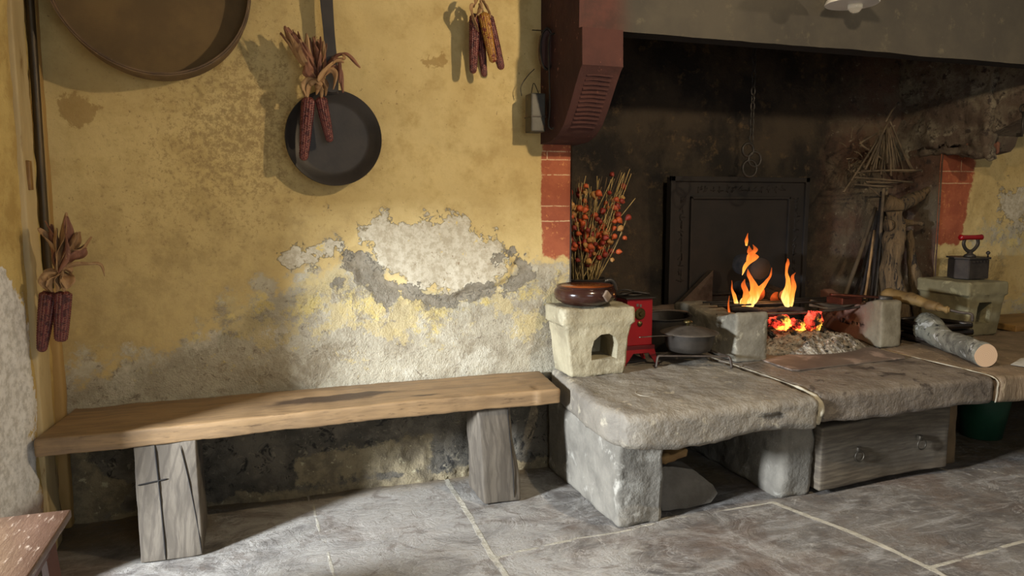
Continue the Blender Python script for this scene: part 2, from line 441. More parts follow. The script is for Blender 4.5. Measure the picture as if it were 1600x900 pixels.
# right-hand stretch of the same wall, beyond the fireplace
RY = 3.62
LINEZ = [1.46, 1.385]; LINEX = [(4.25, 1.46, 1.53)]
M_wall2 = wall_material('limewashed_wall_beyond')
def wall2_attrs(X, Z):
    n = fbm(X, Z, 3.0)
    edge = 4.365 - (1.53 - Z) * .155
    brick = np.minimum(edge - X, Z - 1.0) * 1.0
    lowb = sdf(X, Z, wp([(1520, 388), (1550, 392), (1600, 400), (1640, 390), (1640, 360), (1580, 355), (1530, 360), (1520, 372)], RY))
    white = sdf(X, Z, wp([(1560, 300), (1590, 290), (1640, 300), (1640, 350), (1600, 348), (1565, 340)], RY))
    z0 = X * 0
    return dict(grey=np.maximum(lowb, .62 - Z) + n * .04, brown=z0 - .6, speck=z0 + .25, remnant=z0 + .4 + n, white=white * .6 - .01, cement=z0 - 1, brick=brick,
                ochre=z0 - 1, low=z0 - 1, limewash_lit=z0 - 1, soot=z0 - 1, rough=np.minimum(4.6 - X, .9 - Z))
struct(gridmesh('wall_right', np.linspace(4.075, 6.2, 130), np.linspace(-.02, 2.62, 190),
                lambda X, Z: np.stack([X, RY + fbm(X, Z, 3) * .03 + fbm(X, Z, 16) * .008, Z], -1), M_wall2, wall2_attrs))

# soot-dark firebox: left return, back, right return
g = NT('sooty_masonry')
nA = g.noise(3, 8, .65); nB = g.noise(13, 9, .7); xyz = g.n('ShaderNodeSeparateXYZ'); g.L(g.co, xyz.inputs[0])
c = g.mix(g.step(nA, .38, .62), '#1f1a15', '#41372a'); c = g.mix(g.step(nB, .55, .68), c, '#56452f')
right = g.math('ADD', g.attr('warm'), g.math('MULTIPLY', g.math('SUBTRACT', nB, .5), .5))
c2 = g.mix(g.step(nA, .4, .6), '#5c4436', '#665b4a'); c2 = g.mix(g.step(nB, .54, .66), c2, '#3a302a'); c2 = g.mix(g.step(g.noise(24, 8, .7), .6, .68), c2, '#9a8e78')
c = g.mix(g.step(right, -.12, .2), c, c2)
M_soot = g.done(c, .93, 0, g.bump(g.math('ADD', nB, g.math('MULTIPLY', g.noise(40, 6, .7), .4)), .9, .02))
def zr(X, Z): return fbm(X, Z, 3) * .05 + fbm(X, Z, 12) * .02
struct(gridmesh('wall_fireplace_left', np.linspace(3.235, 4.1, 50), np.linspace(-.02, 2.62, 120),
                lambda Y, Z: np.stack([1.40 + zr(Y, Z) * .5 * np.clip((Y - 3.25) * 8, 0, 1), Y, Z], -1), M_soot, lambda Y, Z: dict(warm=Y * 0 - .3)))
struct(gridmesh('wall_fireplace', np.linspace(1.36, 4.14, 180), np.linspace(-.02, 2.62, 150),
                lambda X, Z: np.stack([X, 4.05 + zr(X, Z) - .10 * np.clip((X - 3.6) / .5, 0, 1), Z], -1), M_soot,
                lambda X, Z: dict(warm=np.clip((X - 3.55) * .8, -.3, .3) + np.clip(1.5 - Z, -1, 0) * .2)))
struct(gridmesh('wall_fireplace_right', np.linspace(3.61, 4.12, 50), np.linspace(-.02, 2.62, 190),
                lambda Y, Z: np.stack([4.08 + zr(Y, Z) * np.clip((Y - 3.62) * 6, 0, 1) - .02 * (Y - 3.6), Y, Z], -1), M_soot, lambda Y, Z: dict(warm=Y * 0 + .3)))

# left wall with the doorway the daylight comes through
g = NT('left_wall_plaster')
nA = g.noise(6, 9, .7); nB = g.noise(30, 8, .7)
c = g.mix(g.step(nA, .4, .62), '#c6ab68', '#ad8f50')
wm = g.math('ADD', g.attr('bare'), g.math('MULTIPLY', g.math('SUBTRACT', nA, .5), .35))
c = g.mix(g.step(wm, -.006, .006), c, g.mix(g.step(nB, .4, .65), '#e2ded8', '#b9b4ab'))  # peeled plaster strip, whitened for the daylight falling on it
c = g.mix(g.math('MULTIPLY', g.step(g.attr('foot_brown'), 0, .1), .8), c, g.mix(g.step(nA, .45, .55), '#8c7458', '#6a4a38'))  # mottled brown towards the foot of the wall
M_left = g.done(c, .85, 0, g.bump(g.math('ADD', nA, g.math('MULTIPLY', nB, .4)), .7, .02))
LX = -.75
def left_pos(Y, Z): return np.stack([LX + fbm(Y, Z, 5) * .03 - .04 * np.clip((2.9 - Y) / .25, 0, 1), Y, Z], -1)
wl = struct(gridmesh('wall_left', np.linspace(2.62, 3.30, 60), np.linspace(-.02, 2.62, 180), left_pos, M_left,
       lambda Y, Z: dict(bare=np.minimum(2.92 - Y, 1) + np.minimum(.93 - Z, 0) + .0, foot_brown=np.minimum(.30 - Z, 1))))
b = newbm()
box(b, -1.15, -.80, 2.6, 3.4, -.02, 2.62); box(b, -1.15, -.78, .8, 2.6, 1.22, 2.62); box(b, -1.15, -.78, -2.2, .8, -.02, 2.62)  # unseen wall round the doorway; header set low to keep daylight off the upper wall
g = NT('left_wall_reveal'); M_rev = pm('left_wall_reveal_plaster', '#b9a673', '#a08c5c', 5, .9, bump=.5, bscale=20, dist=.01)
struct(obj('wall_left_reveal', b, M_rev, None, False))

# painted post, pipe and bead in the corner
M_post = pm('painted_post', '#bba67a', '#a08a5f', 5, .7, bump=.5, bscale=14, dist=.006, stretch=(1, 1, .25), c3='#7c6136', t3=(.6, .7))
post = struct(obj('trim_1', rbox(LX - .03, LX + .018, 2.955, 3.10, 0, 2.6, .008, .04, .004, 5), M_post))
b = newbm(); box(b, LX + .012, LX + .028, 2.985, 3.018, 1.31, 1.41, .003); obj('strike_plate', b, pm('worn_wood_latch', '#8f6a35', '#7a5728', 9, .5), post)
struct(obj('trim_2', rbox(LX - .02, LX + .03, 3.205, 3.26, 0, 2.6, .01, .04, .004, 5, seed=3), pm('corner_bead_paint', '#a98850', '#94743f', 6, .7, stretch=(1, 1, .3))))
b = newbm(); tube(b, curve([(LX + .02, 3.165, 2.6), (LX + .022, 3.163, 1.9), (LX + .018, 3.165, 1.15), (LX + .02, 3.168, .95)], 30), .0145, 14)
pipe = obj('iron_pipe', b, pm('tarnished_iron_pipe', '#3a3023', '#5a4a30', 6, .45, .5, bump=.2, stretch=(1, 1, .3)))
tag(pipe, 'dark iron pipe running down the corner beside the painted post', 'pipe')

# ------------------------------------------------------------------ floor
g = NT('slate_floor')
sv = g.mapping((1, 1, 1)); d1 = g.noise(3.2, 10, .68, None, 1.6); d2 = g.noise(11, 10, .72, None, 1.0); d3 = g.noise(1.1, 5, .6)
streak = g.noise(5, 9, .7, g.mapping((.5, 2.2, 1), (0, 0, .25)), 1.2)
c = g.mix(g.step(d1, .36, .62), '#5d5751', '#7a746c'); c = g.mix(g.step(streak, .5, .68), c, '#96928c')
c = g.mix(g.step(d2, .57, .72), c, '#a9a59d'); c = g.mix(g.math('MULTIPLY', g.step(g.noise(2.0, 6, .6), .5, .64), .6), c, '#655244')
pale = g.math('ADD', g.attr('pale'), g.math('MULTIPLY', g.math('SUBTRACT', d1, .5), 1.5))
c = g.mix(g.math('MULTIPLY', g.step(pale, -.1, .45), .7), c, '#aca79e')
j = g.math('ADD', g.attr('joint'), g.math('MULTIPLY', g.math('SUBTRACT', d2, .5), .016)); jm = g.step(j, -.002, .002)
c = g.mix(g.step(g.attr('floor_brown'), -.05, .1), c, g.mix(g.step(d2, .4, .6), '#6b5c44', '#82725a'))  # browner floor along the wall, under the hearth and behind the bench leg
fine = g.noise(46, 8, .7)
rid = g.math('ABSOLUTE', g.math('SUBTRACT', g.noise(4.5, 10, .66, None, .7), .5)); rid2 = g.math('ABSOLUTE', g.math('SUBTRACT', g.noise(9, 9, .7, g.mapping((.6, 1.6, 1), (0, 0, .3)), .5), .5))
c = g.mix(g.math('MULTIPLY', g.math('MULTIPLY', g.step(rid, .002, .014, 1.0, 0.0), g.step(d3, .46, .58)), .5), c, '#b9b4ab'); c = g.mix(g.math('MULTIPLY', g.math('MULTIPLY', g.step(rid2, .002, .012, 1.0, 0.0), .5), g.step(d1, .45, .6)), c, '#b3aea5')
c = g.mix(g.math('MULTIPLY', g.step(g.noise(6, 9, .75, g.mapping(loc=(5, 5, 1)), 1.0), .54, .60), .6), c, '#6a5f55')
c = g.mix(g.math('MULTIPLY', g.step(fine, .62, .72), .5), c, '#b8b4ac')
c = g.mix(g.math('MULTIPLY', jm, g.step(d2, .3, .5, .35, .95)), c, g.mix(g.step(d2, .4, .6), '#cbc4b2', '#a39c8b'))
h = g.math('ADD', g.math('MULTIPLY', d1, .8), g.math('MULTIPLY', d2, .5)); h = g.math('ADD', h, g.math('MULTIPLY', g.step(rid, 0, .06), .12)); h = g.math('ADD', h, g.math('MULTIPLY', g.step(rid2, 0, .05), .1)); h = g.math('ADD', h, g.math('MULTIPLY', fine, .12)); h = g.math('ADD', h, g.math('MULTIPLY', jm, .12))
M_floor = g.done(c, g.step(d2, .3, .7, .42, .72), 0, g.bump(h, .8, .02))
JL = [[(.17, 3.3), (.186, 3.1), (.196, 2.75), (.217, 2.49), (.23, 1.5)], [(.79, 3.3), (.794, 3.23), (.778, 2.79), (.765, 2.3), (.79, 1.4)],
      [(.78, 2.45), (1.11, 2.495), (1.3, 2.50), (1.5, 2.53), (2.04, 2.54)], [(2.04, 2.54), (2.14, 2.2), (2.187, 1.89), (2.2, 1.3)],
      [(2.187, 1.889), (2.48, 1.906), (2.7, 1.93), (4.5, 2.0)], [(3.2, 2.6), (3.5, 2.2), (3.55, 1.9)]]
def fl_attr(X, Y):
    j = np.full(X.shape, -1.0)
    for k, pl in enumerate(JL): j = np.maximum(j, sline(X + fbm(X, Y, 6) * .02, Y + fbm(Y, X, 6) * .02, pl, [.007, .011, .007, .014, .009, .006][k]))
    pale = .45 - np.abs(X - .5) * .35 - np.clip(X - 1.9, 0, 1) * .5
    floor_brown = np.maximum(Y - 3.17 - .02 * X, np.minimum(np.minimum(X - 1.5, 2.1 - X), Y - 2.75))
    floor_brown = np.maximum(floor_brown, np.minimum(X - 3.2, Y - 2.62)); floor_brown = np.maximum(floor_brown, np.minimum(-.15 - X, Y - 2.95) - .03)
    return dict(joint=j, pale=pale, floor_brown=floor_brown)
struct(gridmesh('floor', np.linspace(-3, 6.2, 520), np.linspace(-1.5, 4.1, 320),
                lambda X, Y: np.stack([X, Y, -.002 + np.minimum(fbm(X, Y, 1.6) * .014 + fbm(X, Y, 8) * .006, .0)], -1), M_floor, fl_attr))

# ------------------------------------------------------------------ chimney hood
g = NT('smoked_plaster')
nA = g.noise(2.4, 8, .65); nB = g.noise(12, 9, .7)
c = g.mix(g.step(nA, .38, .64), '#322e28', '#3e3930'); c = g.mix(g.step(nB, .56, .70), c, '#4b4538')
xyz = g.n('ShaderNodeSeparateXYZ'); g.L(g.co, xyz.inputs[0])
rm = g.math('ADD', g.math('SUBTRACT', 0.16, xyz.outputs['X']), g.math('MULTIPLY', g.math('SUBTRACT', nB, .5), .1))
c = g.mix(g.step(rm, -.10, .03), c, g.mix(g.step(nB, .4, .65), '#46241d', '#351c17'))
M_hood = g.done(c, .85, 0, g.bump(g.math('ADD', nA, g.math('MULTIPLY', nB, .4)), .5, .012))
def lshift(o, v):
    o.data.transform(Matrix.Translation(-Vector(v))); o.location = v; return o
hood = struct(gridmesh('wall_hood', np.linspace(1.25, 4.35, 150), np.linspace(1.957, 2.62, 40),
        lambda X, Z: np.stack([X, 2.83 + fbm(X, Z, 3) * .012 + fbm(X, Z, 15) * .003, Z + fbm(X, X * 0, 4) * .01 * (Z < 1.96)], -1), M_hood))
lshift(hood, (1.25, 2.83, 1.957))
b = newbm(); box(b, 1.43, 4.35, 2.843, 2.95, 1.962, 2.62); struct(obj('wall_hood_inner', b, pm('hood_soot', '#0d0b0a', '#171310', 4, .95, bump=.4, bscale=14, dist=.01), None, False))
b = newbm(); box(b, 1.2, 4.4, 2.83, 4.15, 2.60, 2.66); struct(obj('hood_cap', b, bpy.data.materials['hood_soot'], None, False))  # unseen cap on the hood, added to keep ambient light out

M_red = pm('dark_red_paint', '#40201a', '#331613', 7, .9, bump=.6, bscale=16, dist=.01, c3='#8a5a48', t3=(.64, .70), s3=30)
M_redside = pm('dark_red_paint_worn', '#40201a', '#2f1713', 9, .9, bump=.8, bscale=18, dist=.012, stretch=(1, 1, .4), c3='#7a4c3c', t3=(.66, .72), s3=26)
# left corbel: profile in y,z
prof = [(3.27, 2.62), (2.835, 2.62), (2.835, 1.96), (2.80, 1.955), (2.795, 1.81), (2.815, 1.795), (2.86, 1.74), (2.92, 1.66), (2.98, 1.595), (3.05, 1.553), (3.13, 1.535), (3.27, 1.530)]
def ribs(b):
    for k in range(13):
        t = k / 12; z = 1.775 - t * .19; y = float(np.interp(-z, [-1.795, -1.74, -1.66, -1.595, -1.553], [2.815, 2.86, 2.92, 2.98, 3.05])) - .001
        tube(b, curve([(1.285, y, z), (1.33, y - .004, z + .003), (1.40, y, z)], 6), .0045, 6, jit=.002)
corb = newbm(); prism(corb, prof, 'x', 1.25, 1.43)
for q in [p for p in (1.6, 1.65, 1.7, 1.76, 1.85, 1.92, 2.0, 2.1, 2.3)]:
    bmesh.ops.bisect_plane(corb, geom=corb.verts[:] + corb.edges[:] + corb.faces[:], plane_co=(0, 0, q), plane_no=(0, 0, 1))
for q in (1.28, 1.31, 1.34, 1.37, 1.40):
    bmesh.ops.bisect_plane(corb, geom=corb.verts[:] + corb.edges[:] + corb.faces[:], plane_co=(q, 0, 0), plane_no=(1, 0, 0))
ribs(corb)
struct(obj('trim_3', corb, M_red, None, True, 30))
cb = newbm(); tube(cb, [(1.262, 2.826, 1.85), (1.258, 2.828, 1.88), (1.262, 2.826, 1.91)], [.004, .013, .005], 7, flat=.5, jit=.005)
obj('paint_chip', cb, pm('cream_chip', '#b8a684', '#9a8866', 20, .8), bpy.data.objects['trim_3'])

# right side of the hood with its own corbel (inner face towards the fire)
M_hr = bpy.data.materials.new('x'); bpy.data.materials.remove(M_hr)
g = NT('rough_smoked_plaster')
nA = g.noise(4, 9, .7); nB = g.noise(17, 9, .72)
c = g.mix(g.step(nA, .4, .62), '#54463a', '#7d7462'); c = g.mix(g.step(nB, .52, .64), c, '#332923'); c = g.mix(g.step(g.noise(9, 9, .7), .58, .66), c, '#8f8672')
M_hr = g.done(c, .9, 0, g.bump(nB, .9, .02))
pr = [(3.66, 2.62), (2.95, 2.62), (2.95, 1.96), (3.02, 1.78), (3.14, 1.735), (3.25, 1.69), (3.33, 1.655), (3.345, 1.60), (3.37, 1.57), (3.45, 1.555), (3.52, 1.56), (3.66, 1.565)]
b = newbm(); prism(b, pr, 'x', 4.10, 4.34)
struct(obj('trim_4', b, M_hr, None, True, 30))
# rough plaster of hood's right inner side above the jamb and towards the back
b = rbox(4.06, 4.16, 3.3, 4.08, 1.50, 2.6, .04, .025, .035, 4, lambda v: Vector((v.x, v.y, v.z + (.05 * math.sin((v.y - 3.3) * 5) if v.z < 1.6 else 0))), seed=5); struct(obj('wall_hood_side', b, M_hr))
b = rbox(4.08, 4.22, 3.34, 3.47, 1.545, 1.64, .02, .02, .012, 12, seed=8); struct(obj('trim_5', b, pm('chipped_corbel_stone', '#8d5f48', '#6e4534', 14, .85, bump=.8, bscale=30, dist=.01)))

# ------------------------------------------------------------------ stone hearth
M_stone = pm('hearth_slab_stone', '#6b6459', '#827a6c', 5, .72, bump=.9, bscale=26, dist=.012, c3='#9b927f', t3=(.57, .68), s3=16)
M_pill = pm('rough_pillar_stone', '#827c70', '#69645a', 6, .92, bump=.9, bscale=18, dist=.012, c3='#a39e92', t3=(.55, .68), s3=9)
M_slab2 = pm('smoked_slab_stone', '#5e5449', '#746a5d', 6, .7, bump=.9, bscale=28, dist=.012, c3='#3d342c', t3=(.56, .64), s3=7)
M_slab3 = pm('brown_slab_stone', '#7c6952', '#665641', 6, .75, bump=.8, bscale=30, dist=.01, stretch=(2, 1, .5), c3='#97856a', t3=(.58, .66))
hearth = thing('stone_hearth', 'raised stone hearth of thick worn slabs on rough stone pillars under the chimney hood', 'hearth', (2.2, 2.5, 0))
ZT = .49
def slab1(v):
    # round the front left corner in plan, let the front belly out
    x, y, z = v; cx, cy, R = 1.36, 2.54, .14
    if x < cx and y < cy:
        dx, dy = (cx - x), (cy - y); m = max(dx, dy); l = math.hypot(dx, dy)
        if l > 1e-6: s = m / l; x, y = cx - dx * s, cy - dy * s
    x += .08 * max(0, (y - 2.7)) / .6 * max(0, 1 - (x - 1.2) / .5)
    dz = max(0, 2.52 - y) * .10
    z2 = z - dz if z > .42 else z - .014 * math.sin(x * 9) + (.0 if x > 1.5 else -.01)
    return Vector((x, y, z2))
s = rbox(1.232, 2.145, 2.395, 3.235, .348, ZT, .032, .022, .0055, 11, slab1, seed=1)
obj('slab', s, M_stone, hearth)['label'] = 'pale worn slab with a rounded corner beside the bench'
obj('slab', rbox(2.165, 3.125, 2.42, 3.235, .36, ZT, .022, .026, .005, 10, lambda v: Vector((v.x, v.y - .03 * (v.x - 2.2) * 0, v.z + (.006 * math.sin(v.x * 7) if v.z < .42 else -.08 * max(0, 2.5 - v.y)))), seed=2), M_slab2, hearth)
obj('slab', rbox(3.14, 5.6, 2.40, 3.60, .365, ZT, .02, .04, .006, 6, lambda v: Vector((v.x, v.y - .10 * (v.x - 3.2), v.z)), seed=3), M_slab3, hearth)
obj('slab', rbox(1.42, 4.06, 3.24, 4.03, .36, ZT, .01, .05, .004, 6, seed=4), M_slab2, hearth)
b = newbm(); tube(b, curve([(2.155, 3.2, ZT - .001), (2.16, 2.9, ZT - .001), (2.15, 2.65, ZT + .001), (2.152, 2.50, ZT - .005), (2.157, 2.425, ZT - .035), (2.155, 2.412, ZT - .075), (2.15, 2.425, .365)], 40),
                         lambda i: .0016 + .014 * min(1, max(0, (i - 16) / 8)), 10, flat=.7, jit=.006, jf=30)
obj('mortar', b, pm('cream_mortar', '#b5ad98', '#948b76', 16, .9, bump=.5), hearth)
b = newbm(); tube(b, curve([(3.134, 3.1, ZT - .004), (3.133, 2.6, ZT - .003), (3.132, 2.43, ZT - .01), (3.132, 2.41, ZT - .06), (3.13, 2.415, .37)], 24), .0025, 8, jit=.002, jf=30)
obj('mortar', b, bpy.data.materials['cream_mortar'], hearth)
b = rbox(1.30, 1.505, 2.525, 3.235, -.01, .357, .022, .022, .007, 11, lambda v: Vector((v.x - .03 * max(0, (v.y - 2.9)) * 1.5, v.y, v.z)), seed=11)
obj('pillar', b, M_pill, hearth)
b = rbox(2.085, 2.255, 2.555, 3.6, -.01, .362, .03, .022, .009, 10, lambda v: Vector((v.x + .015 * math.sin(v.z * 8), v.y, v.z)), seed=12)
obj('pillar', b, M_pill, hearth)
b = rbox(3.045, 3.215, 2.66, 3.6, -.01, .365, .02, .04, .01, 6, seed=13)
obj('pillar', b, pm('brown_pillar_stone', '#80694a', '#64523a', 7, .85, bump=.6, bscale=20, stretch=(1, 1, .6)), hearth)
obj('back_stones', rbox(1.5, 5.6, 3.45, 3.60, -.01, .36, .03, .06, .02, 5, seed=14), M_pill, hearth)
lb = newbm(); pts = [(1.505 + .055 * math.cos(a) * 1.0, 2.63 + .055 * math.sin(a), ZT + .0025) for a in [2 * PI * k / 40 for k in range(40)]]
merge(lb, loopring((1.50, 2.66, ZT - .0005), .052, .0022, 'z', 40, 6)); obj('pan_scar', lb, pm('pale_ring_scar', '#8d8575', '#7a7263', 30, .9), hearth)

# chest-like plank front under the hearth
M_grey = NT('weathered_grey_wood'); g = M_grey
v = g.mapping((1.2, 1, 9)); w = g.n('ShaderNodeTexWave', wave_type='BANDS', bands_direction='Z'); g.L(g.mapping((.45, 1, 1.1)), w.inputs[0])
w.inputs['Scale'].default_value = 14; w.inputs['Distortion'].default_value = 9; w.inputs['Detail'].default_value = 3; w.inputs['Detail Scale'].default_value = .6
nn = g.noise(5, 8, .65, v)
c = g.mix(g.step(nn, .35, .65), '#544b3f', '#6e6454'); c = g.mix(g.math('MULTIPLY', g.step(w.outputs['Fac'], .6, .8), .28), c, '#4a4238')
c = g.mix(g.step(g.noise(3, 6, .6), .55, .7), c, '#564b3c')
M_grey = g.done(c, .8, 0, g.bump(g.math('ADD', g.math('MULTIPLY', w.outputs['Fac'], .12), nn), .6, .006))
chest = thing('wooden_chest', 'weathered grey plank chest with two iron rings pushed under the hearth slab', 'chest', (2.64, 2.75, 0))
def cw(v):
    t = (v.x - 2.27) / .76
    return Vector((v.x, v.y + .02 * math.sin(v.x * 5), v.z + (.012 * t if v.z < .1 else -.012 + .02 * t)))
obj('body', rbox(2.272, 3.035, 2.545, 3.0, .018, .315, .010, .03, .003, 7, cw, seed=21), M_grey, chest)
M_ring = pm('old_iron_ring', '#4a443b', '#5f574a', 20, .5, .7)
for x, z in ((2.49, .152), (2.845, .168)):
    pl = obj('ring_plate', rbox(x - .011, x + .011, 2.533, 2.556, z + .015, z + .04, .004, .01, .001), M_ring, chest)
    obj('ring', loopring((x, 2.533, z), .024, .0035, 'y', 28, 8), M_ring, pl)

# things under the hearth
M_rub = pm('loose_stone', '#7c756a', '#665f54', 7, .85, bump=.8, bscale=20, dist=.012)
b = newbm(); prism(b, [(1.54, .004), (1.78, .004), (1.825, .03), (1.80, .075), (1.70, .155), (1.58, .165), (1.53, .12)], 'y', 2.60, 2.67)
bmesh.ops.subdivide_edges(b, edges=b.edges[:], cuts=5, use_grid_fill=True)
for v_ in b.verts: v_.co += Vector((fr(v_.co, 6), fr(v_.co + Vector((5, 0, 0)), 6), fr(v_.co + Vector((0, 5, 0)), 6))) * .012; v_.co.y += (v_.co.z) * .35
tag(obj('loose_stone', b, M_rub, None, True, 40), 'flat angular grey stone leaning in the recess under the hearth', 'stone')
b = rbox(1.575, 1.70, 2.665, 2.73, .172, .207, .01, .015, .01, 14, lambda v: Vector((v.x, v.y, v.z + (v.x - 1.575) * .2 )), seed=31)
tag(obj('split_firewood', b, pm('split_wood', '#a3804e', '#7a5a34', 12, .8, stretch=(.3, 1, 1))), 'small split piece of pale firewood lying on the flat stone under the hearth', 'firewood')
M_green = pm('green_plastic', '#1f4a34', '#173a29', 4, .35, bump=0)
bk = thing('bucket', 'dark green plastic bucket standing on the floor under the right hearth slab', 'bucket', (3.71, 2.93, 0))
b = newbm(); lathe(b, [(.0, 0), (.095, 0), (.10, .006), (.135, .245), (.142, .25), (.142, .262), (.132, .262), (.13, .245), (.093, .012), (0, .01)], (3.71, 2.93, 0), 40); obj('body', b, M_green, bk, True, 40)

# ------------------------------------------------------------------ bench
def woodmat(name, c1, c2, c3, stretch, ws=3, knot=None, rough=.55):
    g = NT(name); v = g.mapping(stretch)
    n_ = g.noise(ws, 9, .65, v, .6); n2_ = g.noise(ws * 5, 7, .7, v)
    c = g.mix(g.step(n_, .34, .62), c1, c2); c = g.mix(g.step(n2_, .56, .68), c, c3)
    c = g.mix(g.math('MULTIPLY', g.step(g.noise(3.5, 7, .6), .52, .66), .4), c, c3)
    if knot:
        m = g.math('ADD', g.attr('stain'), g.math('MULTIPLY', g.math('SUBTRACT', g.noise(9, 8, .7, g.mapping((.6, 2, 2))), .5), .28)); c = g.mix(g.math('MULTIPLY', g.step(m, -.02, .04), .85), c, knot)
    return g.done(c, rough, 0, g.bump(n2_, .35, .004))
M_bench = woodmat('bench_wood', '#725b40', '#8f7350', '#57432d', (.7, 8, 8), knot='#35251a')
bench = thing('bench', 'long rustic wooden bench with a thick worn plank seat against the yellow wall', 'bench', (.25, 3.05, 0))
def bw(v):
    t = (v.x + .74) / 1.98; f = max(0, min(1, (3.24 - v.y) / .36))
    x = v.x + (-.05 * (1 - t) * 0) ; 
    if v.x < -.60: x += .05 * (1 - f) * max(0, (-.60 - v.x) / .14)
    if v.x > 1.1: x += .045 * (1 - f) * max(0, (v.x - 1.1) / .14) - .02
    return Vector((x, v.y + f * (.035 * t - .02 + .012 * math.sin(v.x * 3)), v.z + .004 * math.sin(v.x * 2.2)))
so = obj('seat', rbox(-.735, 1.225, 2.868, 3.232, .412, .478, .010, .022, .004, 5, bw, seed=41), M_bench, bench)
co = np.array([v.co[:] for v in so.data.vertices]); wx = co[:, 0] + .25; wy = co[:, 1] + 3.05
def ell(cx, cy, rx, ry): return 1 - np.sqrt(((wx - cx) / rx) ** 2 + ((wy - cy) / ry) ** 2)
st = np.maximum(ell(.25, 3.03, .26, .055) * .16, ell(.42, 3.05, .14, .03) * .12); st = np.maximum(st, ell(.62, 2.95, .06, .012) * .08); st = np.where(co[:, 2] > .46, st, -.1)
a_ = so.data.attributes.new('stain', 'FLOAT', 'POINT'); a_.data.foreach_set('value', st.astype(np.float32))
M_leg = NT('bench_leg_wood'); g = M_leg
v = g.mapping((6, 6, .9)); n_ = g.noise(4, 8, .65, v, .5)
w = g.n('ShaderNodeTexWave', wave_type='RINGS', rings_direction='Y'); g.L(g.mapping((1.0, 1, .55), loc=(0.1, 0, .03)), w.inputs[0]); w.inputs['Scale'].default_value = 9; w.inputs['Distortion'].default_value = 6; w.inputs['Detail'].default_value = 3
c = g.mix(g.step(n_, .35, .62), '#665d50', '#4f473c'); c = g.mix(g.math('MULTIPLY', g.step(w.outputs['Fac'], .74, .92), .45), c, '#3f372e')
M_leg = g.done(c, .8, 0, g.bump(n_, .5, .004))
def l1(v):
    t = v.z / .41; return Vector((v.x - .010 * t + (.0 if v.x > -.3 else .0), v.y + .055 * t * (1 if v.y < 2.95 else 0), v.z))
lg = obj('leg', rbox(-.427, -.222, 2.80, 3.10, 0, .415, .006, .03, .003, 6, l1, seed=42), M_leg, bench)
cb = newbm()
def crack(b, pts, w=.0022):
    tube(b, curve(pts, 16), lambda i: w * (1 if 0 < i < 15 else .3), 6)
def lf(x, z): return (x - .010 * z / .41, 2.7985 + .055 * z / .41, z)
crack(cb, [lf(-.345, .002), lf(-.348, .15), lf(-.352, .27), lf(-.358, .412)], .003); crack(cb, [lf(-.42, .275), lf(-.38, .28), lf(-.322, .287)], .0028)
crack(cb, [lf(-.226, .01), lf(-.235, .12), lf(-.255, .28), lf(-.275, .40)], .002)
obj('cracks', cb, pm('crack_dark', '#17120d', '#0f0c09', 5, .9, bump=0), lg)
def l2(v):
    t = v.z / .42; x0 = .865 - .02 * t; x1 = 1.035 - .045 * t; u_ = (v.x - .86) / .17
    return Vector((x0 + (x1 - x0) * u_ + .006 * math.sin(v.z * 16) * (u_ > .9), v.y + .02 * t * (1 if v.y < 3.0 else -1), v.z))
lg = obj('leg', rbox(.86, 1.03, 2.895, 3.13, 0, .42, .012, .03, .006, 6, l2, seed=43), M_leg, bench)
cb = newbm(); crack(cb, [(1.0, 2.895, .02), (.995, 2.898, .15), (.985, 2.905, .27), (.975, 2.912, .41)], .002)
obj('cracks', cb, bpy.data.materials['crack_dark'], lg)

# ------------------------------------------------------------------ stool, bottom left
M_stool = woodmat('stool_wood', '#4c362b', '#5b4437', '#a3907f', (6, 1.2, 6), rough=.35)
stool = thing('stool', 'reddish brown wooden stool with paint flecks, cut off by the picture corner', 'stool', (-.72, 2.0, 0))
sx0, sx1, sy0, sy1, sz = -1.02, -.492, 1.80, 2.195, .455
def stw(v): return Vector((v.x + .02 * (v.y - 2.2), v.y, v.z))
b = newbm(); rbox(sx0, -.80, sy0, sy1, sz - .022, sz, .004, .06, .0006, 6, stw, bm=b); rbox(-.798, sx1, sy0, sy1, sz - .022, sz, .004, .06, .0006, 6, stw, bm=b)
obj('seat', b, M_stool, stool)
M_st2 = pm('dark_stool_wood', '#4a2c22', '#5c382b', 8, .5, stretch=(1, 1, .3))
b = newbm(); box(b, sx0 + .03, sx1 - .04, sy0 + .03, sy0 + .05, sz - .09, sz - .022, .002); box(b, sx0 + .03, sx1 - .04, sy1 - .05, sy1 - .03, sz - .09, sz - .022, .002)
box(b, sx1 - .06, sx1 - .04, sy0 + .03, sy1 - .03, sz - .09, sz - .022, .002); box(b, sx0 + .03, sx0 + .05, sy0 + .03, sy1 - .03, sz - .09, sz - .022, .002); obj('apron', b, M_st2, stool)
for x, dx in ((sx0 + .05, -.03), (sx1 - .055, .03)):
    for y, dy in ((sy0 + .05, -.02), (sy1 - .05, .02)):
        b = newbm(); tube(b, [(x, y, sz - .022), (x + dx, y + dy, 0)], .021, 4); obj('leg', b, M_st2, stool, False)

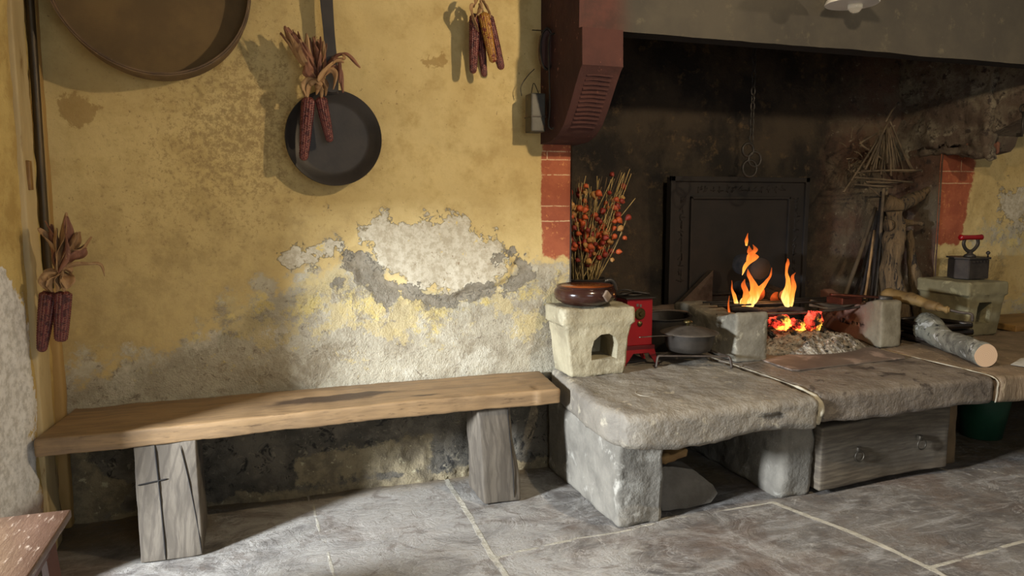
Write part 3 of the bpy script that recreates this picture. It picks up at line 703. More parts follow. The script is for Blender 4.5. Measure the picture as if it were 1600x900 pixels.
# ------------------------------------------------------------------ left stone brazier, bowl, jug and bouquet
M_cer = pm('sandy_fired_stone', '#a0967a', '#877d64', 6, .8, bump=.7, bscale=22, dist=.012, c3='#aea58a', t3=(.55, .66), s3=9)
def brazier(name, label, cx, y0, y1, wb, wt, h, mat, seed, arch, rot=0):
    t = thing(name, label, 'brazier', (cx, (y0 + y1) / 2, ZT))
    def wrp(v):
        z = max(0, (v.z - ZT) / h); k = 1.0 if z > .74 else (wb + (wt - .03 - wb) * (z / .74) ** 1.25) / wt
        x = cx + (v.x - cx) * k; y = (y0 + y1) / 2 + (v.y - (y0 + y1) / 2) * (1 if z > .74 else .86 + .12 * z)
        return Vector((x, y, v.z))
    o = obj('body', rbox(cx - wt / 2, cx + wt / 2, y0, y1, ZT, ZT + h, .014, .014, .005, 8, wrp, seed=seed), mat, t)
    cbm = newbm(); base = t.location
    prism(cbm, [(x, z) for x, z in arch], 'y', -(y1 - y0) / 2 - .05, (y1 - y0) / 2 - .04)
    boolcut(o, cbm)
    if rot: t.rotation_euler.z = rot
    return t, o
arch = [(-.055 + .02, .075), (.07 + .02, .075), (.075 + .02, .14), (.06 + .02, .175), (.03 + .02, .192), (-.01 + .02, .19), (-.045 + .02, .165), (-.055 + .02, .13)]
br, bo = brazier('stone_brazier', 'small pale stone brazier with an arched fire opening holding a brown bowl', 1.435, 2.985, 3.215, .265, .355, .312, M_cer, 51, arch, rot=0)

M_glaze = pm('brown_glaze', '#3a2119', '#2a1812', 6, .18, bump=.1, bscale=10, c3='#5c3a2a', t3=(.62, .7))
bowl = thing('bowl', 'dark brown glazed clay bowl with an orange inside on the left brazier', 'bowl', (1.405, 3.085, .805))
bc = (1.405, 3.085, .803)
b = newbm(); lathe(b, [(0, 0), (.06, 0), (.10, .008), (.135, .032), (.142, .052), (.138, .072), (.128, .082), (.131, .088), (.128, .092), (.121, .088)], bc, 56); lathe(b, [(.1215, .088), (.1215, .0885)], bc, 56); obj('body', b, M_glaze, bowl, True, 50)
b = newbm(); lathe(b, [(.1215, .089), (.124, .07), (.125, .05), (.11, .025), (.06, .012), (0, .010)], bc, 56); obj('inner_glaze', b, pm('orange_inner_glaze', '#8a4a22', '#6e3718', 8, .2, bump=0), bowl)
b = newbm(); c_ = Vector(bc) + Vector((.045, -.133, .055)); 
box(b, -.02, .02, -.006, .008, -.018, .018, .003, Matrix.Translation(c_) @ Matrix.Rotation(.35, 4, 'Z') @ Matrix.Rotation(PI / 4, 4, 'Y')); obj('handle_scar', b, pm('bare_clay_scar', '#8d7b6a', '#705f50', 20, .7), bowl)

M_jug = pm('dark_stoneware', '#2e2c2b', '#3d3936', 6, .35, bump=.1)
# jug stands on the slab behind the brazier
jx, jy = 1.555, 3.43
jug = thing('jug', 'dark stoneware jug holding the dried orange lantern flowers', 'jug', (jx, jy, ZT))
b = newbm(); lathe(b, [(0, 0), (.085, 0), (.10, .05), (.12, .15), (.12, .24), (.105, .31), (.10, .36), (.105, .385), (.112, .395), (.105, .40), (.095, .39), (.09, .33), (.09, .05), (0, .03)], (jx, jy, ZT), 44); obj('body', b, M_jug, jug, True, 60)
b = newbm(); tube(b, curve([(jx + .10, jy, ZT + .375), (jx + .15, jy - .01, ZT + .38), (jx + .17, jy - .01, ZT + .32), (jx + .13, jy, ZT + .22)], 18), .013, 10); obj('handle', b, M_jug, jug)

bq = thing('dried_bouquet', 'tall bouquet of dried orange lantern flowers on straw-coloured stems in the dark jug', 'bouquet', (jx, jy, ZT + .36))
M_stem = pm('dry_stem', '#b59a63', '#8b7342', 14, .8, bump=0)
M_stemd = pm('dark_dry_stem', '#6b5636', '#4d3d28', 14, .8, bump=0)
M_lan = [pm('lantern_orange', '#b5501f', '#963c16', 20, .6, bump=.3, bscale=60), pm('lantern_deep_red', '#8a2b18', '#6e2012', 20, .6, bump=.3, bscale=60), pm('lantern_straw', '#b08548', '#8f5e2c', 20, .6, bump=.3, bscale=60)]
def lantern(p, s, d):
    b = newbm(); q = d.to_track_quat('Z', 'Y').to_matrix().to_4x4(); rings = []
    prof = [(0.05, -1.0), (.55, -.82), (.92, -.4), (1, 0), (.85, .45), (.5, .9), (.18, 1.25), (.02, 1.5)]
    for r, z in prof:
        rings.append([b.verts.new(p + (q @ Vector((r * s * (1 + .10 * math.cos(5 * 2 * PI * k / 10)) * math.cos(2 * PI * k / 10), r * s * (1 + .10 * math.cos(5 * 2 * PI * k / 10)) * math.sin(2 * PI * k / 10), z * s)))) for k in range(10)])
    for A, B in zip(rings[:-1], rings[1:]):
        for k in range(10): b.faces.new((A[k], A[(k + 1) % 10], B[(k + 1) % 10], B[k]))
    b.faces.new(rings[0]); b.faces.new(rings[-1]); return b
rd = random.Random(12)
for i in range(96):
    a0 = rd.uniform(0, 2 * PI); lean = rd.uniform(-.62, 1.0); hgt = rd.uniform(.22, .52) if i % 3 else rd.uniform(.40, .555)
    tx = jx - .015 + lean * (.27 if lean > 0 else .24) * (hgt / .42) ** .4; ty = jy + rd.uniform(-.10, .10)
    tx = min(tx, jx + .28)
    base = Vector((jx + .06 * math.cos(a0), jy + .06 * math.sin(a0), ZT + .37))
    tip = Vector((max(tx, 1.44), ty, ZT + .39 + hgt)); mid = (base + tip) / 2 + Vector((rd.uniform(-.02, .02), rd.uniform(-.02, .02), .01))
    b = newbm(); tube(b, curve([base, mid, tip], 9), lambda i_: .0026 - .0001 * i_, 5)
    so_ = obj('stem', b, M_stem if rd.random() < .6 else M_stemd, bq)
    for q in range(2 if hgt < .5 else 1):
        u = rd.uniform(.35, 1.0); p = base.lerp(mid, min(1, u * 2)) if u < .5 else mid.lerp(tip, (u - .5) * 2)
        p = p + Vector((rd.uniform(-.02, .02), rd.uniform(-.035, -.005), rd.uniform(-.02, .0)))
        mt = rd.choices(M_lan, (6, 4, 2))[0]
        obj('lantern_flower', lantern(p, rd.uniform(.011, .018), Vector((rd.uniform(-1, 1), rd.uniform(-.8, .2), -1.0 + rd.uniform(0, 1.0)))), mt, so_)

# ------------------------------------------------------------------ red toy stove
M_enam = pm('red_enamel', '#96161c', '#82131a', 4, .35, bump=.05, c3='#5a1014', t3=(.66, .72), s3=30)
M_brass = pm('dull_brass', '#5e5230', '#4a3f25', 12, .4, .8, bump=.1)
M_iron = pm('black_iron', '#2c2926', '#3b3631', 10, .5, .5, bump=.4, bscale=50, dist=.003)
rs = thing('metal_stove', 'small bright red enamelled stove on splayed legs beside the left brazier', 'stove', (1.73, 3.19, ZT))
rx0, rx1, ry0, ry1 = 1.655, 1.79, 3.15, 3.27
b = newbm(); box(b, rx0, rx1, ry0, ry1, .585, .81, .003); obj('body', b, M_enam, rs, False)
b = newbm(); box(b, rx0 - .012, rx1 + .012, ry0 - .012, ry1 + .012, .81, .817, .002); obj('top_plate', b, M_iron, rs, False)
b = newbm(); box(b, rx0 - .010, rx1 + .010, ry0 - .012, ry1 + .01, .565, .585, .002); obj('base_plate', b, pm('dark_red_enamel', '#5a1014', '#4a0d10', 5, .4, bump=0), rs, False)
b = newbm(); prism(b, [(rx0 - .008, .566), (rx1 + .008, .566), (rx1 + .034, .49), (rx1 + .018, .49), (rx1 - .022, .548), (rx0 + .03, .548), (rx0 - .012, .49), (rx0 - .030, .49)], 'y', ry0 - .012, ry0 - .006); obj('leg', b, M_enam, rs, False)
b = newbm(); prism(b, [(rx0 - .008, .566), (rx1 + .008, .566), (rx1 + .034, .49), (rx1 + .018, .49), (rx1 - .022, .548), (rx0 + .03, .548), (rx0 - .012, .49), (rx0 - .030, .49)], 'y', ry1, ry1 + .006); obj('leg', b, M_enam, rs, False)
RX = Matrix.Rotation(PI / 2, 4, 'X')
b = newbm(); lathe(b, [(0, 0), (.026, 0), (.028, .004), (.024, .008), (.012, .009), (.008, .016), (0, .017)], (1.722, ry0, .738), 30, RX); obj('dial', b, M_brass, rs, True, 40)
b = newbm(); lathe(b, [(0, 0), (.012, 0), (.013, .004), (.006, .010), (0, .011)], (1.722, ry0, .69), 20, RX); obj('dial', b, M_brass, rs, True, 40)
b = newbm(); box(b, 1.702, 1.714, ry0 - .003, ry0, .773, .787, .001); box(b, 1.72, 1.73, ry0 - .003, ry0, .770, .784, .001); obj('latch', b, pm('tarnished_silver', '#a09488', '#857a70', 9, .3, .8, bump=0), rs, False)
# tongs and trivet ring lying on it
b = newbm(); tube(b, curve([(1.62, 3.2, .826), (1.66, 3.18, .832), (1.72, 3.22, .836), (1.80, 3.2, .825)], 16), .006, 8); tube(b, curve([(1.63, 3.25, .826), (1.70, 3.28, .84), (1.77, 3.26, .828)], 12), .005, 8)
merge(b, loopring((1.72, 3.24, .823), .05, .005, 'z', 30, 8)); tag(obj('iron_tongs', b, M_iron), 'dark iron tongs with a ring lying on top of the red stove', 'tongs')

# ------------------------------------------------------------------ covered pan on trivet
px_, py_ = 1.965, 3.10
tv = thing('trivet', 'three-legged flat iron trivet under the covered pan', 'trivet', (px_, py_, ZT))
M_rust = pm('grey_rusty_iron', '#5b5148', '#453b33', 18, .6, .5, bump=.4, bscale=60, dist=.002)
A = Vector((1.785, 3.07, .545)); B = Vector((2.085, 2.955, .545)); C3 = Vector((2.10, 3.30, .545))
b = newbm()
for p, q in ((A, B), (B, C3), (C3, A)): tube(b, [p, q], .009, 6, flat=.5)
obj('frame', b, M_rust, tv, False)
for p, d in ((A, Vector((-.012, -.0, 0))), (B, Vector((.01, -.015, 0))), (C3, Vector((.01, .02, 0)))):
    b = newbm(); tube(b, curve([p - d * .8, p + d * .5 + Vector((0, 0, -.004)), p + d + Vector((0, 0, -.03)), Vector((p.x + d.x * 1.2, p.y + d.y * 1.2, ZT + .002))], 12), .008, 6, flat=.7); obj('leg', b, M_rust, tv)
pn = thing('saucepan', 'grey iron saucepan with a domed lid and long thin handle on the trivet', 'pan', (px_, py_, .553))
M_pan = pm('worn_grey_pan', '#38332d', '#47413a', 8, .5, .4, bump=.2)
b = newbm(); lathe(b, [(0, 0), (.085, 0), (.10, .006), (.112, .03), (.12, .082), (.123, .09), (.118, .09), (.108, .03), (.08, .008), (0, .006)], (px_, py_, .553), 48); obj('body', b, M_pan, pn, True, 50)
b = newbm(); lathe(b, [(0, .03), (.012, .03), (.03, .026), (.08, .018), (.12, .004), (.138, .0), (.14, -.004), (.12, -.001), (.05, .010), (0, .02)], (px_, py_, .647), 48); li = obj('lid', b, pm('dull_pan_lid', '#423b33', '#514940', 14, .6, .2, bump=.3, c3='#2e2822'), pn, True, 60)
b = newbm(); lathe(b, [(0, 0), (.008, 0), (.006, .008), (.02, .014), (.022, .022), (.01, .03), (0, .031)], (px_ - .01, py_, .675), 20); obj('knob', b, M_brass, li)
b = newbm(); tube(b, curve([(px_ - .10, py_ - .05, .640), (px_ - .2, py_ - .075, .650), (px_ - .30, py_ - .10, .655), (px_ - .33, py_ - .11, .657)], 14), .005, 8, flat=.5); obj('handle', b, pm('bright_iron_handle', '#8b8075', '#756a5f', 20, .35, .8, bump=0), pn)

# dark pans behind
def openpan(name, label, c, r, h, mat, cat='pan', rimw=.012, rot=None):
    t = thing(name, label, cat, c); b = newbm()
    lathe(b, [(0, 0), (r * .8, 0), (r * .93, h * .3), (r, h), (r + rimw, h + .004), (r + rimw, h + .009), (r - .002, h + .007), (r * .9, h * .35), (r * .75, .01), (0, .008)], c, 48, rot)
    obj('body', b, mat, t, True, 50); return t
b1 = openpan('cauldron', 'wide black cauldron with a rolled rim behind the covered saucepan', (2.02, 3.50, ZT), .17, .17, M_iron)
b = newbm(); tube(b, curve([(1.85, 3.50, .665), (1.93, 3.42, .70), (2.04, 3.40, .705), (2.16, 3.44, .685), (2.19, 3.50, .665)], 20), .006, 8); obj('bail_handle', b, M_rust, b1)
b2 = openpan('frying_pan', 'flat dark frying pan lying behind the red stove', (1.86, 3.72, ZT + .01), .16, .05, M_iron)
b = newbm(); prism(b, [(2.25, .62), (2.48, .70), (2.50, .745), (2.44, .77), (2.30, .76), (2.2, .72)], 'y', 3.60, 3.64)
b.free()
b = rbox(2.08, 2.48, 3.78, 3.91, ZT, .66, .05, .04, .012, 5, seed=61); tag(obj('ash_stone', b, pm('ash_dusted_stone', '#5a4a3e', '#6b5a4b', 6, .9)), 'low ash-dusted stone behind the left hearth block', 'stone')
b = newbm(); prism(b, [(2.30, .60), (2.60, .60), (2.60, .86)], 'y', 3.86, 3.90); tag(obj('iron_sheet', b, M_rust, None, False), 'triangular sheet of dark iron leaning behind the flames', 'sheet')

# ------------------------------------------------------------------ stone blocks, plate, fire
M_blk = pm('fire_block_stone', '#807a6b', '#676153', 9, .85, bump=.6, bscale=40, dist=.006, c3='#97917f', t3=(.56, .64), s3=22)
def blk1(v):
    k = max(0, min(1, (3.75 - v.y) / .7)); z = v.z
    if z > .6: z -= .05 * (1 - k) ** .5 + .02 * math.sin(max(0, v.y - 3.1) * 9) * (v.y > 3.12)
    return Vector((v.x + (v.y - 3.03) * .10, v.y, z))
tag(obj('stone_block', rbox(2.178, 2.365, 3.025, 3.72, ZT, .735, .016, .025, .004, 9, blk1, seed=71), M_blk), 'square-ended grey stone block at the left of the fire beside the saucepan', 'block', 'stone blocks flanking the fire')
def blk2(v):
    z = v.z
    if z > .6: z -= .05 * max(0, math.sin(min(max((v.y - 3.15) / .6, 0), 1) * PI)) + .05 * max(0, v.y - 3.4)
    return Vector((v.x + (v.y - 3.1) * .30 * (1 if v.x < 3.22 else .5), v.y, z))
g = NT('fire_block_reddened'); nA = g.noise(7, 8, .65); xyz = g.n('ShaderNodeSeparateXYZ'); g.L(g.co, xyz.inputs[0])
c = g.mix(g.step(nA, .36, .62), '#7f7763', '#68604e'); rf = g.math('ADD', xyz.outputs['Y'], g.math('MULTIPLY', g.math('SUBTRACT', nA, .5), .5))
c = g.mix(g.math('MULTIPLY', g.step(rf, -.32, -.05), .8), c, '#8a5e50'); M_blk2 = g.done(c, .85, 0, g.bump(g.noise(36, 6, .6), .6, .006))
tag(obj('stone_block', rbox(3.135, 3.275, 3.09, 3.80, ZT, .742, .014, .025, .005, 9, blk2, seed=72), M_blk2), 'reddened stone block at the right of the fire under the copper scoop', 'block', 'stone blocks flanking the fire')
b = newbm(); prism(b, [(2.335, 3.03), (2.325, 2.80), (2.36, 2.785), (3.04, 2.835), (3.075, 2.87), (3.10, 3.10), (2.7, 3.14)], 'z', ZT + .0005, ZT + .008)
bmesh.ops.bevel(b, geom=b.edges[:], offset=.002, segments=1, affect='EDGES')
tag(obj('hearth_plate', b, pm('dusty_hearth_plate', '#4f433a', '#64574b', 4, .7, bump=.3, c3='#8e7d70', t3=(.52, .66), s3=6), None, False), 'rusty brown iron plate lying flat in front of the ashes', 'plate')

g = NT('ash_grit'); nA = g.noise(24, 9, .7); nB = g.vor(60)
c = g.mix(g.step(nA, .38, .6), '#5d554a', '#a49b8a'); c = g.mix(g.step(g.noise(45, 5, .6), .56, .64), c, '#1d1a17'); c = g.mix(g.step(nB, .0, .3, .6, 0), c, '#bdb4a2')
M_ash = g.done(c, .95, 0, g.bump(g.math('ADD', nA, nB), 1, .012))
def ash_pos(X, Y):
    e = 1 - ((X - 2.78) / .38) ** 2 - ((Y - 3.30) / .27) ** 2
    hgt = .080 * np.clip(e, 0, 1) ** .7; h = hgt + np.clip(e * 4, 0, 1) * (fbm(X, Y, 22) * .05 + fbm(X, Y, 60) * .03)
    return np.stack([X, Y, ZT + .0 + np.where(e > 0, np.maximum(h, -.004) + .001, -.004)], -1)
ash = gridmesh('ash_heap', np.linspace(2.38, 3.22, 120), np.linspace(3.02, 3.70, 100), ash_pos, M_ash)
tag(ash, 'heap of pale grey ash and charcoal crumbs below the fire', 'ash', kind='stuff')

g = NT('glowing_ember'); nA = g.noise(9, 6, .7); nB = g.noise(10, 4, .6, g.mapping(loc=(3, 1, 2)))
c = g.mix(g.step(nA, .45, .6), '#241a17', '#6f6660'); m_ = g.done(c, .9, 0, g.bump(nA, .8, .01))
ec = g.mix(g.step(nB, .53, .66), (1.0, .045, .02, 1), (1.0, .55, .06, 1)); g.L(ec, g.b.inputs['Emission Color'])
g.L(g.step(g.math('ADD', nA, g.math('MULTIPLY', g.attr('glow'), 0.3)), .42, .58, 0.0, 2.6), g.b.inputs['Emission Strength']); M_emb = m_
def chunk(c, s, seed, rot=0):
    b = newbm(); bmesh.ops.create_icosphere(b, subdivisions=4, radius=1)
    for v in b.verts:
        n = v.co.copy(); k = 1 + .42 * fr(n + Vector((seed, 0, 0)), 1.6) + .26 * abs(fr(n + Vector((seed, 3, 0)), 5))
        k *= 1 - .12 * round(abs(n.x) * 3 % 1); q = Vector((n.x * s[0], n.y * s[1], n.z * s[2])) * k
        v.co = Vector(c) + Matrix.Rotation(rot, 3, 'Y') @ q
    return b
for i, (px, py, Y, s_, lab) in enumerate([(1218, 503, 3.28, (.07, .05, .034), 'glowing ember with a yellow heart below the taller flames'),
        (1271, 503, 3.26, (.05, .04, .056), 'pointed glowing red ember at the right end of the ash heap'),
        (1245, 508, 3.32, (.045, .05, .026), 'greying half-burnt ember between the two glowing ones'),
        (1205, 522, 3.25, (.022, .02, .014), 'small charcoal lump at the foot of the ash heap'), (1240, 522, 3.22, (.02, .02, .014), 'black charcoal crumb on the middle of the ash heap'),
        (1256, 531, 3.16, (.016, .014, .012), 'black charcoal crumb low on the ash heap'), (1285, 514, 3.22, (.018, .018, .012), 'charcoal crumb at the right edge of the ash heap')]):
    p = at_y(px, py, Y)
    tag(obj('ember' if i < 3 else 'charcoal', chunk(p, s_, i * 4.1, .3 * i), M_emb if i < 3 else M_iron), lab, 'ember' if i < 3 else 'charcoal')

# grate bars and wood above the embers
b = newbm(); tube(b, curve([at_y(1120, 492, 3.28), at_y(1200, 491, 3.28), at_y(1290, 486, 3.3), at_y(1375, 475, 3.32)], 20), .007, 8)
gr = thing('grate', 'thin iron bars laid across the two stone blocks above the embers', 'grate', (2.75, 3.35, .72))
obj('bar', b, M_rust, gr)
for k in range(3):
    b = newbm(); tube(b, [(2.30, 3.36 + .07 * k, .722), (3.30, 3.38 + .07 * k, .71)], .006, 8); obj('bar', b, M_iron, gr)
M_char = pm('charred_wood', '#120f0d', '#2b2320', 14, .85, bump=.8, bscale=30, dist=.01)
M_drift = pm('old_grey_branch', '#5d4f3c', '#43382a', 8, .85, bump=.6, bscale=22, stretch=(1, 1, .4))
for pts, r, lab in (([(1142, 483), (1180, 484), (1212, 488)], .016, 'charred stick lying across the grate at the left of the fire'),
                    ([(1190, 485), (1222, 483), (1255, 484)], .014, 'charred stick across the grate below the right flame')):
    b = newbm(); tube(b, curve([at_y(x, y, 3.36) for x, y in pts], 16), r, 10, jit=.006, jf=20); tag(obj('charred_stick', b, M_char), lab, 'firewood')
b = newbm(); tube(b, curve([at_y(1266, 470, 3.42), at_y(1300, 478, 3.4), at_y(1350, 478, 3.38)], 14), .010, 8, jit=.006); tube(b, curve([at_y(1265, 476, 3.4), at_y(1300, 482, 3.38), at_y(1345, 472, 3.36)], 14), .008, 8, jit=.006)
tag(obj('forked_stick', b, M_drift), 'forked dry stick lying on the grate right of the flames', 'firewood')
M_hot = NT('fire_lit_log_end'); g = M_hot; nA = g.noise(10, 6, .6); M_hot = g.done(g.mix(g.step(nA, .35, .6), '#a35225', '#6d3216'), .8, 0, g.bump(nA, .5, .006))
def log_end(cx, cy, Y, r, mat, lab, l=.22):
    t = thing('burning_log', lab, 'log', at_y(cx, cy, Y)); p = at_y(cx, cy, Y); d = Vector((.15, 1, .05)).normalized()
    b = newbm(); tube(b, curve([p, p + d * l * .5, p + d * l], 10), r, 26, jit=.006, jf=14, cap=False); obj('bark', b, M_char, t)
    b = newbm(); tube(b, [p + d * .002, p + d * .004], r * .985, 26, jit=.006, jf=14); obj('cut_end', b, mat, t); 
log_end(1185, 459, 3.44, .043, M_hot, 'log end glowing orange behind the left flames')
log_end(1188, 420, 3.52, .062, pm('smoked_cut_end', '#1c1511', '#271d16', 8, .9), 'round smoke-darkened log standing on end above the orange one')
log_end(1213, 466, 3.48, .038, M_hot, 'smaller log end behind the gap between the flames')
log_end(1226, 462, 3.46, .036, pm('pale_cut_end', '#8d5e47', '#6f4636', 8, .7), 'pinkish log end just behind the right flame')

g = NT('flame'); nt = g.t; h_ = g.attr('hotness'); st_ = g.noise(16, 5, .6, g.mapping((3, 3, .7)), .5)
hh = g.math('ADD', h_, g.math('MULTIPLY', g.math('SUBTRACT', st_, .5), .6))
c = g.mix(g.step(hh, .2, .7), (1.0, .17, .025, 1), (1.0, .31, .04, 1)); c = g.mix(g.step(hh, .62, 1.05), c, (1.0, .72, .22, 1))
em = g.n('ShaderNodeEmission'); g.L(c, em.inputs[0]); g.L(g.step(hh, .05, 1.0, .9, 2.0), em.inputs[1]); tr = g.n('ShaderNodeBsdfTransparent'); mx = g.n('ShaderNodeMixShader')
g.L(g.step(hh, -.02, .5, .3, .9), mx.inputs[0]); g.L(tr.outputs[0], mx.inputs[1]); g.L(em.outputs[0], mx.inputs[2]); g.L(mx.outputs[0], g.out.inputs[0]); M_fl = g.m
def flame(b, hs, pts, wid, Y, z0, heat=1.0):
    C_ = curve([at_y(x, y, Y) for x, y in pts], 30); n = len(C_)
    ws = [np.interp(i / (n - 1) * (len(wid) - 1), range(len(wid)), wid) * .0031 for i in range(n)]
    n0 = len(b.verts); seg = 14; rings = []
    for i, p in enumerate(C_):
        ring = []
        for k in range(seg):
            a = 2 * PI * k / seg; q = p + Vector((math.cos(a) * ws[i], math.sin(a) * max(ws[i] * .6, .0006), 0)); q.x += .006 * fr(q, 16, 2); ring.append(b.verts.new(q)); hs.append(heat * (1.05 - i / (n - 1)) )
        rings.append(ring)
    for A_, B_ in zip(rings[:-1], rings[1:]):
        for k in range(seg): b.faces.new((A_[k], A_[(k + 1) % seg], B_[(k + 1) % seg], B_[k]))
def flameobj(lst, label):
    b = newbm(); hs = []
    for a in lst: flame(b, hs, *a)
    b.verts.ensure_lookup_table(); o = obj('flame', b, M_fl); at = o.data.attributes.new('hotness', 'FLOAT', 'POINT'); at.data.foreach_set('value', np.array(hs, np.float32))
    tag(o, label, 'flame')
flameobj([([(1162, 484), (1167, 468), (1180, 452), (1170, 430), (1168, 420)], [7, 12, 8, 4, .4], 3.38, 0, 1.0),
          ([(1170, 482), (1180, 465), (1190, 448), (1203, 432), (1205, 418)], [6, 8, 6, 2.2, .3], 3.37, 0, .95),
          ([(1160, 480), (1166, 462), (1162, 446), (1164, 436)], [6, 7, 4, .4], 3.37, 0, .7)], 'broad yellow flame rising from the left end of the grate')
flameobj([([(1159, 430), (1165, 415), (1178, 402), (1172, 394), (1170, 384)], [.4, 5, 10, 6, .4], 3.39, 0, .75), ([(1166, 412), (1173, 398), (1180, 390), (1176, 382)], [1, 7, 5, .4], 3.395, 0, .6)], 'twisting orange tongue of flame above the broad left flame')
flameobj([([(1166, 384), (1166, 376), (1168, 364)], [1.5, 3.6, .3], 3.39, 0, .75)], 'small detached spark-like flame at the very top')
flameobj([([(1151, 474), (1147, 462), (1144, 450), (1143, 438)], [4, 3.5, 1.6, .3], 3.36, 0, .8), ([(1139, 488), (1138, 478), (1139, 462)], [2.2, 1.8, .3], 3.34, 0, .35)], 'thin wisps of flame at the left edge of the fire')
flameobj([([(1232, 484), (1227, 465), (1232, 445), (1229, 425), (1231, 412), (1230, 404)], [3, 8, 5, 2.6, 4.2, 1], 3.36, 0, 1.0),
          ([(1234, 480), (1236, 462), (1240, 445), (1238, 432), (1243, 426)], [4, 7, 5, 3.5, .4], 3.37, 0, .8)], 'tall forked flame at the right of the fire')

# ------------------------------------------------------------------ fireback and chain
M_fb = pm('cast_iron_fireback', '#15110f', '#1f1915', 8, .75, .0, bump=.4, bscale=30)
fbk = thing('fireback', 'dark cast-iron fireback with a raised border standing against the back wall', 'fireback', (2.83, 3.95, ZT))
b = newbm(); box(b, 2.33, 3.33, 3.93, 3.965, ZT, 1.415, .004); obj('plate', b, M_fb, fbk, False)
b = newbm()
for x0, x1, z0, z1 in ((2.33, 2.36, .55, 1.42), (3.30, 3.33, .55, 1.42), (2.33, 3.33, 1.39, 1.42), (2.47, 2.485, .70, 1.30), (3.175, 3.19, .70, 1.30), (2.47, 3.19, 1.285, 1.30), (2.47, 3.19, .70, .715)): box(b, x0, x1, 3.912, 3.932, z0, z1, .003)
obj('border', b, M_fb, fbk, False)
b = newbm(); rr = random.Random(5)
def glyph(x, z, ang):
    for q in range(rr.choice((2, 3))):
        a = rr.choice((0, PI / 2, PI / 2, .8)) + ang; l = rr.uniform(.012, .022); cx = x + rr.uniform(-.008, .008); cz = z + rr.uniform(-.01, .01)
        tube(b, [(cx - l * math.cos(a), 3.929, cz - l * math.sin(a)), (cx + l * math.cos(a), 3.929, cz + l * math.sin(a))], .004, 5)
for k in range(11): glyph(2.415, .80 + k * .048, 0); glyph(3.245, .80 + k * .048, 0)
for k in range(13): glyph(2.53 + k * .05, 1.345, 0)
obj('raised_lettering', b, M_fb, fbk)
ch = thing('chain', 'sooty iron pot chain with hooks hanging over the fire', 'chain', (2.58, 3.5, 1.43))
z = 2.58; k = 0
while z > 1.60:
    obj('link', loopring((2.575, 3.5, z), .016, .004, 'y' if k % 2 else 'x', 18, 6, .7, 1.6), M_iron, ch); z -= .042; k += 1
for (x, z_, r) in ((2.555, 1.55, .035), (2.60, 1.50, .04), (2.57, 1.45, .045)): obj('hook_ring', loopring((x, 3.5, z_), r, .007, 'y', 26, 8), M_iron, ch)

# ------------------------------------------------------------------ right side of the fire
cs = thing('copper_scoop', 'flat reddish copper scoop with a long handle resting on the right stone block', 'scoop', at_y(1340, 470, 3.22))
M_cop = pm('old_copper', '#5c2c1c', '#3d1f15', 8, .5, .6, bump=.2)
b = newbm(); p, q = at_y(1298, 460, 3.25), at_y(1378, 465, 3.17); tube(b, curve([p, (p + q) / 2, q], 10), .016, 10, flat=.45); obj('handle', b, M_cop, cs)
b = newbm(); p = at_y(1316, 463, 3.24); q = at_y(1346, 475, 3.24); box(b, p.x, q.x, 3.235, 3.36, q.z, p.z - .01, .006); obj('pan', b, M_cop, cs, False)
b = newbm(); p, q = at_y(1374, 466, 3.16), at_y(1392, 467, 3.15); tube(b, [p, q], .017, 12, flat=.8); obj('ferrule', b, pm('grey_ferrule', '#5d5a56', '#4b4845', 10, .5, .6, bump=0), cs)

# leaning poles
PO = [((1322, 455), (1368, 325), .013, M_drift, 3.84, 'pale-edged flat stick leaning left of the dark poles'),
      ((1345, 460), (1372, 330), .010, M_char, 3.80, 'black pole leaning beside the pale-edged stick'),
      ((1351, 462), (1366, 360), .007, pm('bright_split_stick', '#a08058', '#7d6242', 12, .8), 3.76, 'slim light-coloured stick among the dark poles'),
      ((1360, 462), (1378, 300), .011, M_char, 3.78, 'tallest black pole reaching the stick rack'),
      ((1367, 462), (1380, 330), .009, M_iron, 3.74, 'thin iron rod leaning between the black poles and the driftwood'),
      ((1335, 458), (1371, 345), .010, M_char, 3.88, 'dark pole at the back of the leaning bundle')]
for (a0, a1, r, m, Y, lab) in PO:
    p = at_y(*a0, Y - .10); q = at_y(*a1, Y + .04); p2_ = p + (p - q) * ((p.z - ZT) / (q.z - p.z)); p2_.z = ZT + .002
    b = newbm(); tube(b, curve([p2_, (p2_ + q) / 2 + Vector((.006, 0, 0)), q], 12), r, 8, jit=.003); tag(obj('leaning_pole', b, m), lab, 'pole')
# hanging cone of sticks
rk = thing('stick_rack', 'pyramid-shaped hanging rack of thin dark sticks at the right of the firebox', 'rack', at_y(1385, 300, 3.75))
M_stk = pm('sooty_sticks', '#75654f', '#4d4234', 10, .8, bump=.3)
rr = random.Random(9)
def stick(b, p, q, r=.006): tube(b, curve([p, (Vector(p) + Vector(q)) / 2 + Vector((rr.uniform(-.01, .01), 0, rr.uniform(-.01, .01))), q], 7), r, 7, jit=.002)
def K(x, y, Y=3.72): return at_y(x, y, Y)
sl = [((1390, 188), (1330, 282)), ((1391, 190), (1428, 268)), ((1395, 198), (1424, 266)), ((1370, 208), (1343, 225)), ((1345, 226), (1400, 265)), ((1388, 190), (1352, 265)), ((1332, 277), (1426, 285)), ((1335, 270), (1432, 268)),
      ((1345, 268), (1440, 266)), ((1353, 284), (1424, 283)), ((1330, 283), (1318, 300)), ((1350, 286), (1376, 308)), ((1384, 190), (1404, 160)), ((1335, 288), (1395, 292))]
for a0, a1 in sl: b = newbm(); stick(b, K(*a0), K(*a1, rr.uniform(3.66, 3.78)), .0058); obj('stick', b, M_stk, rk)
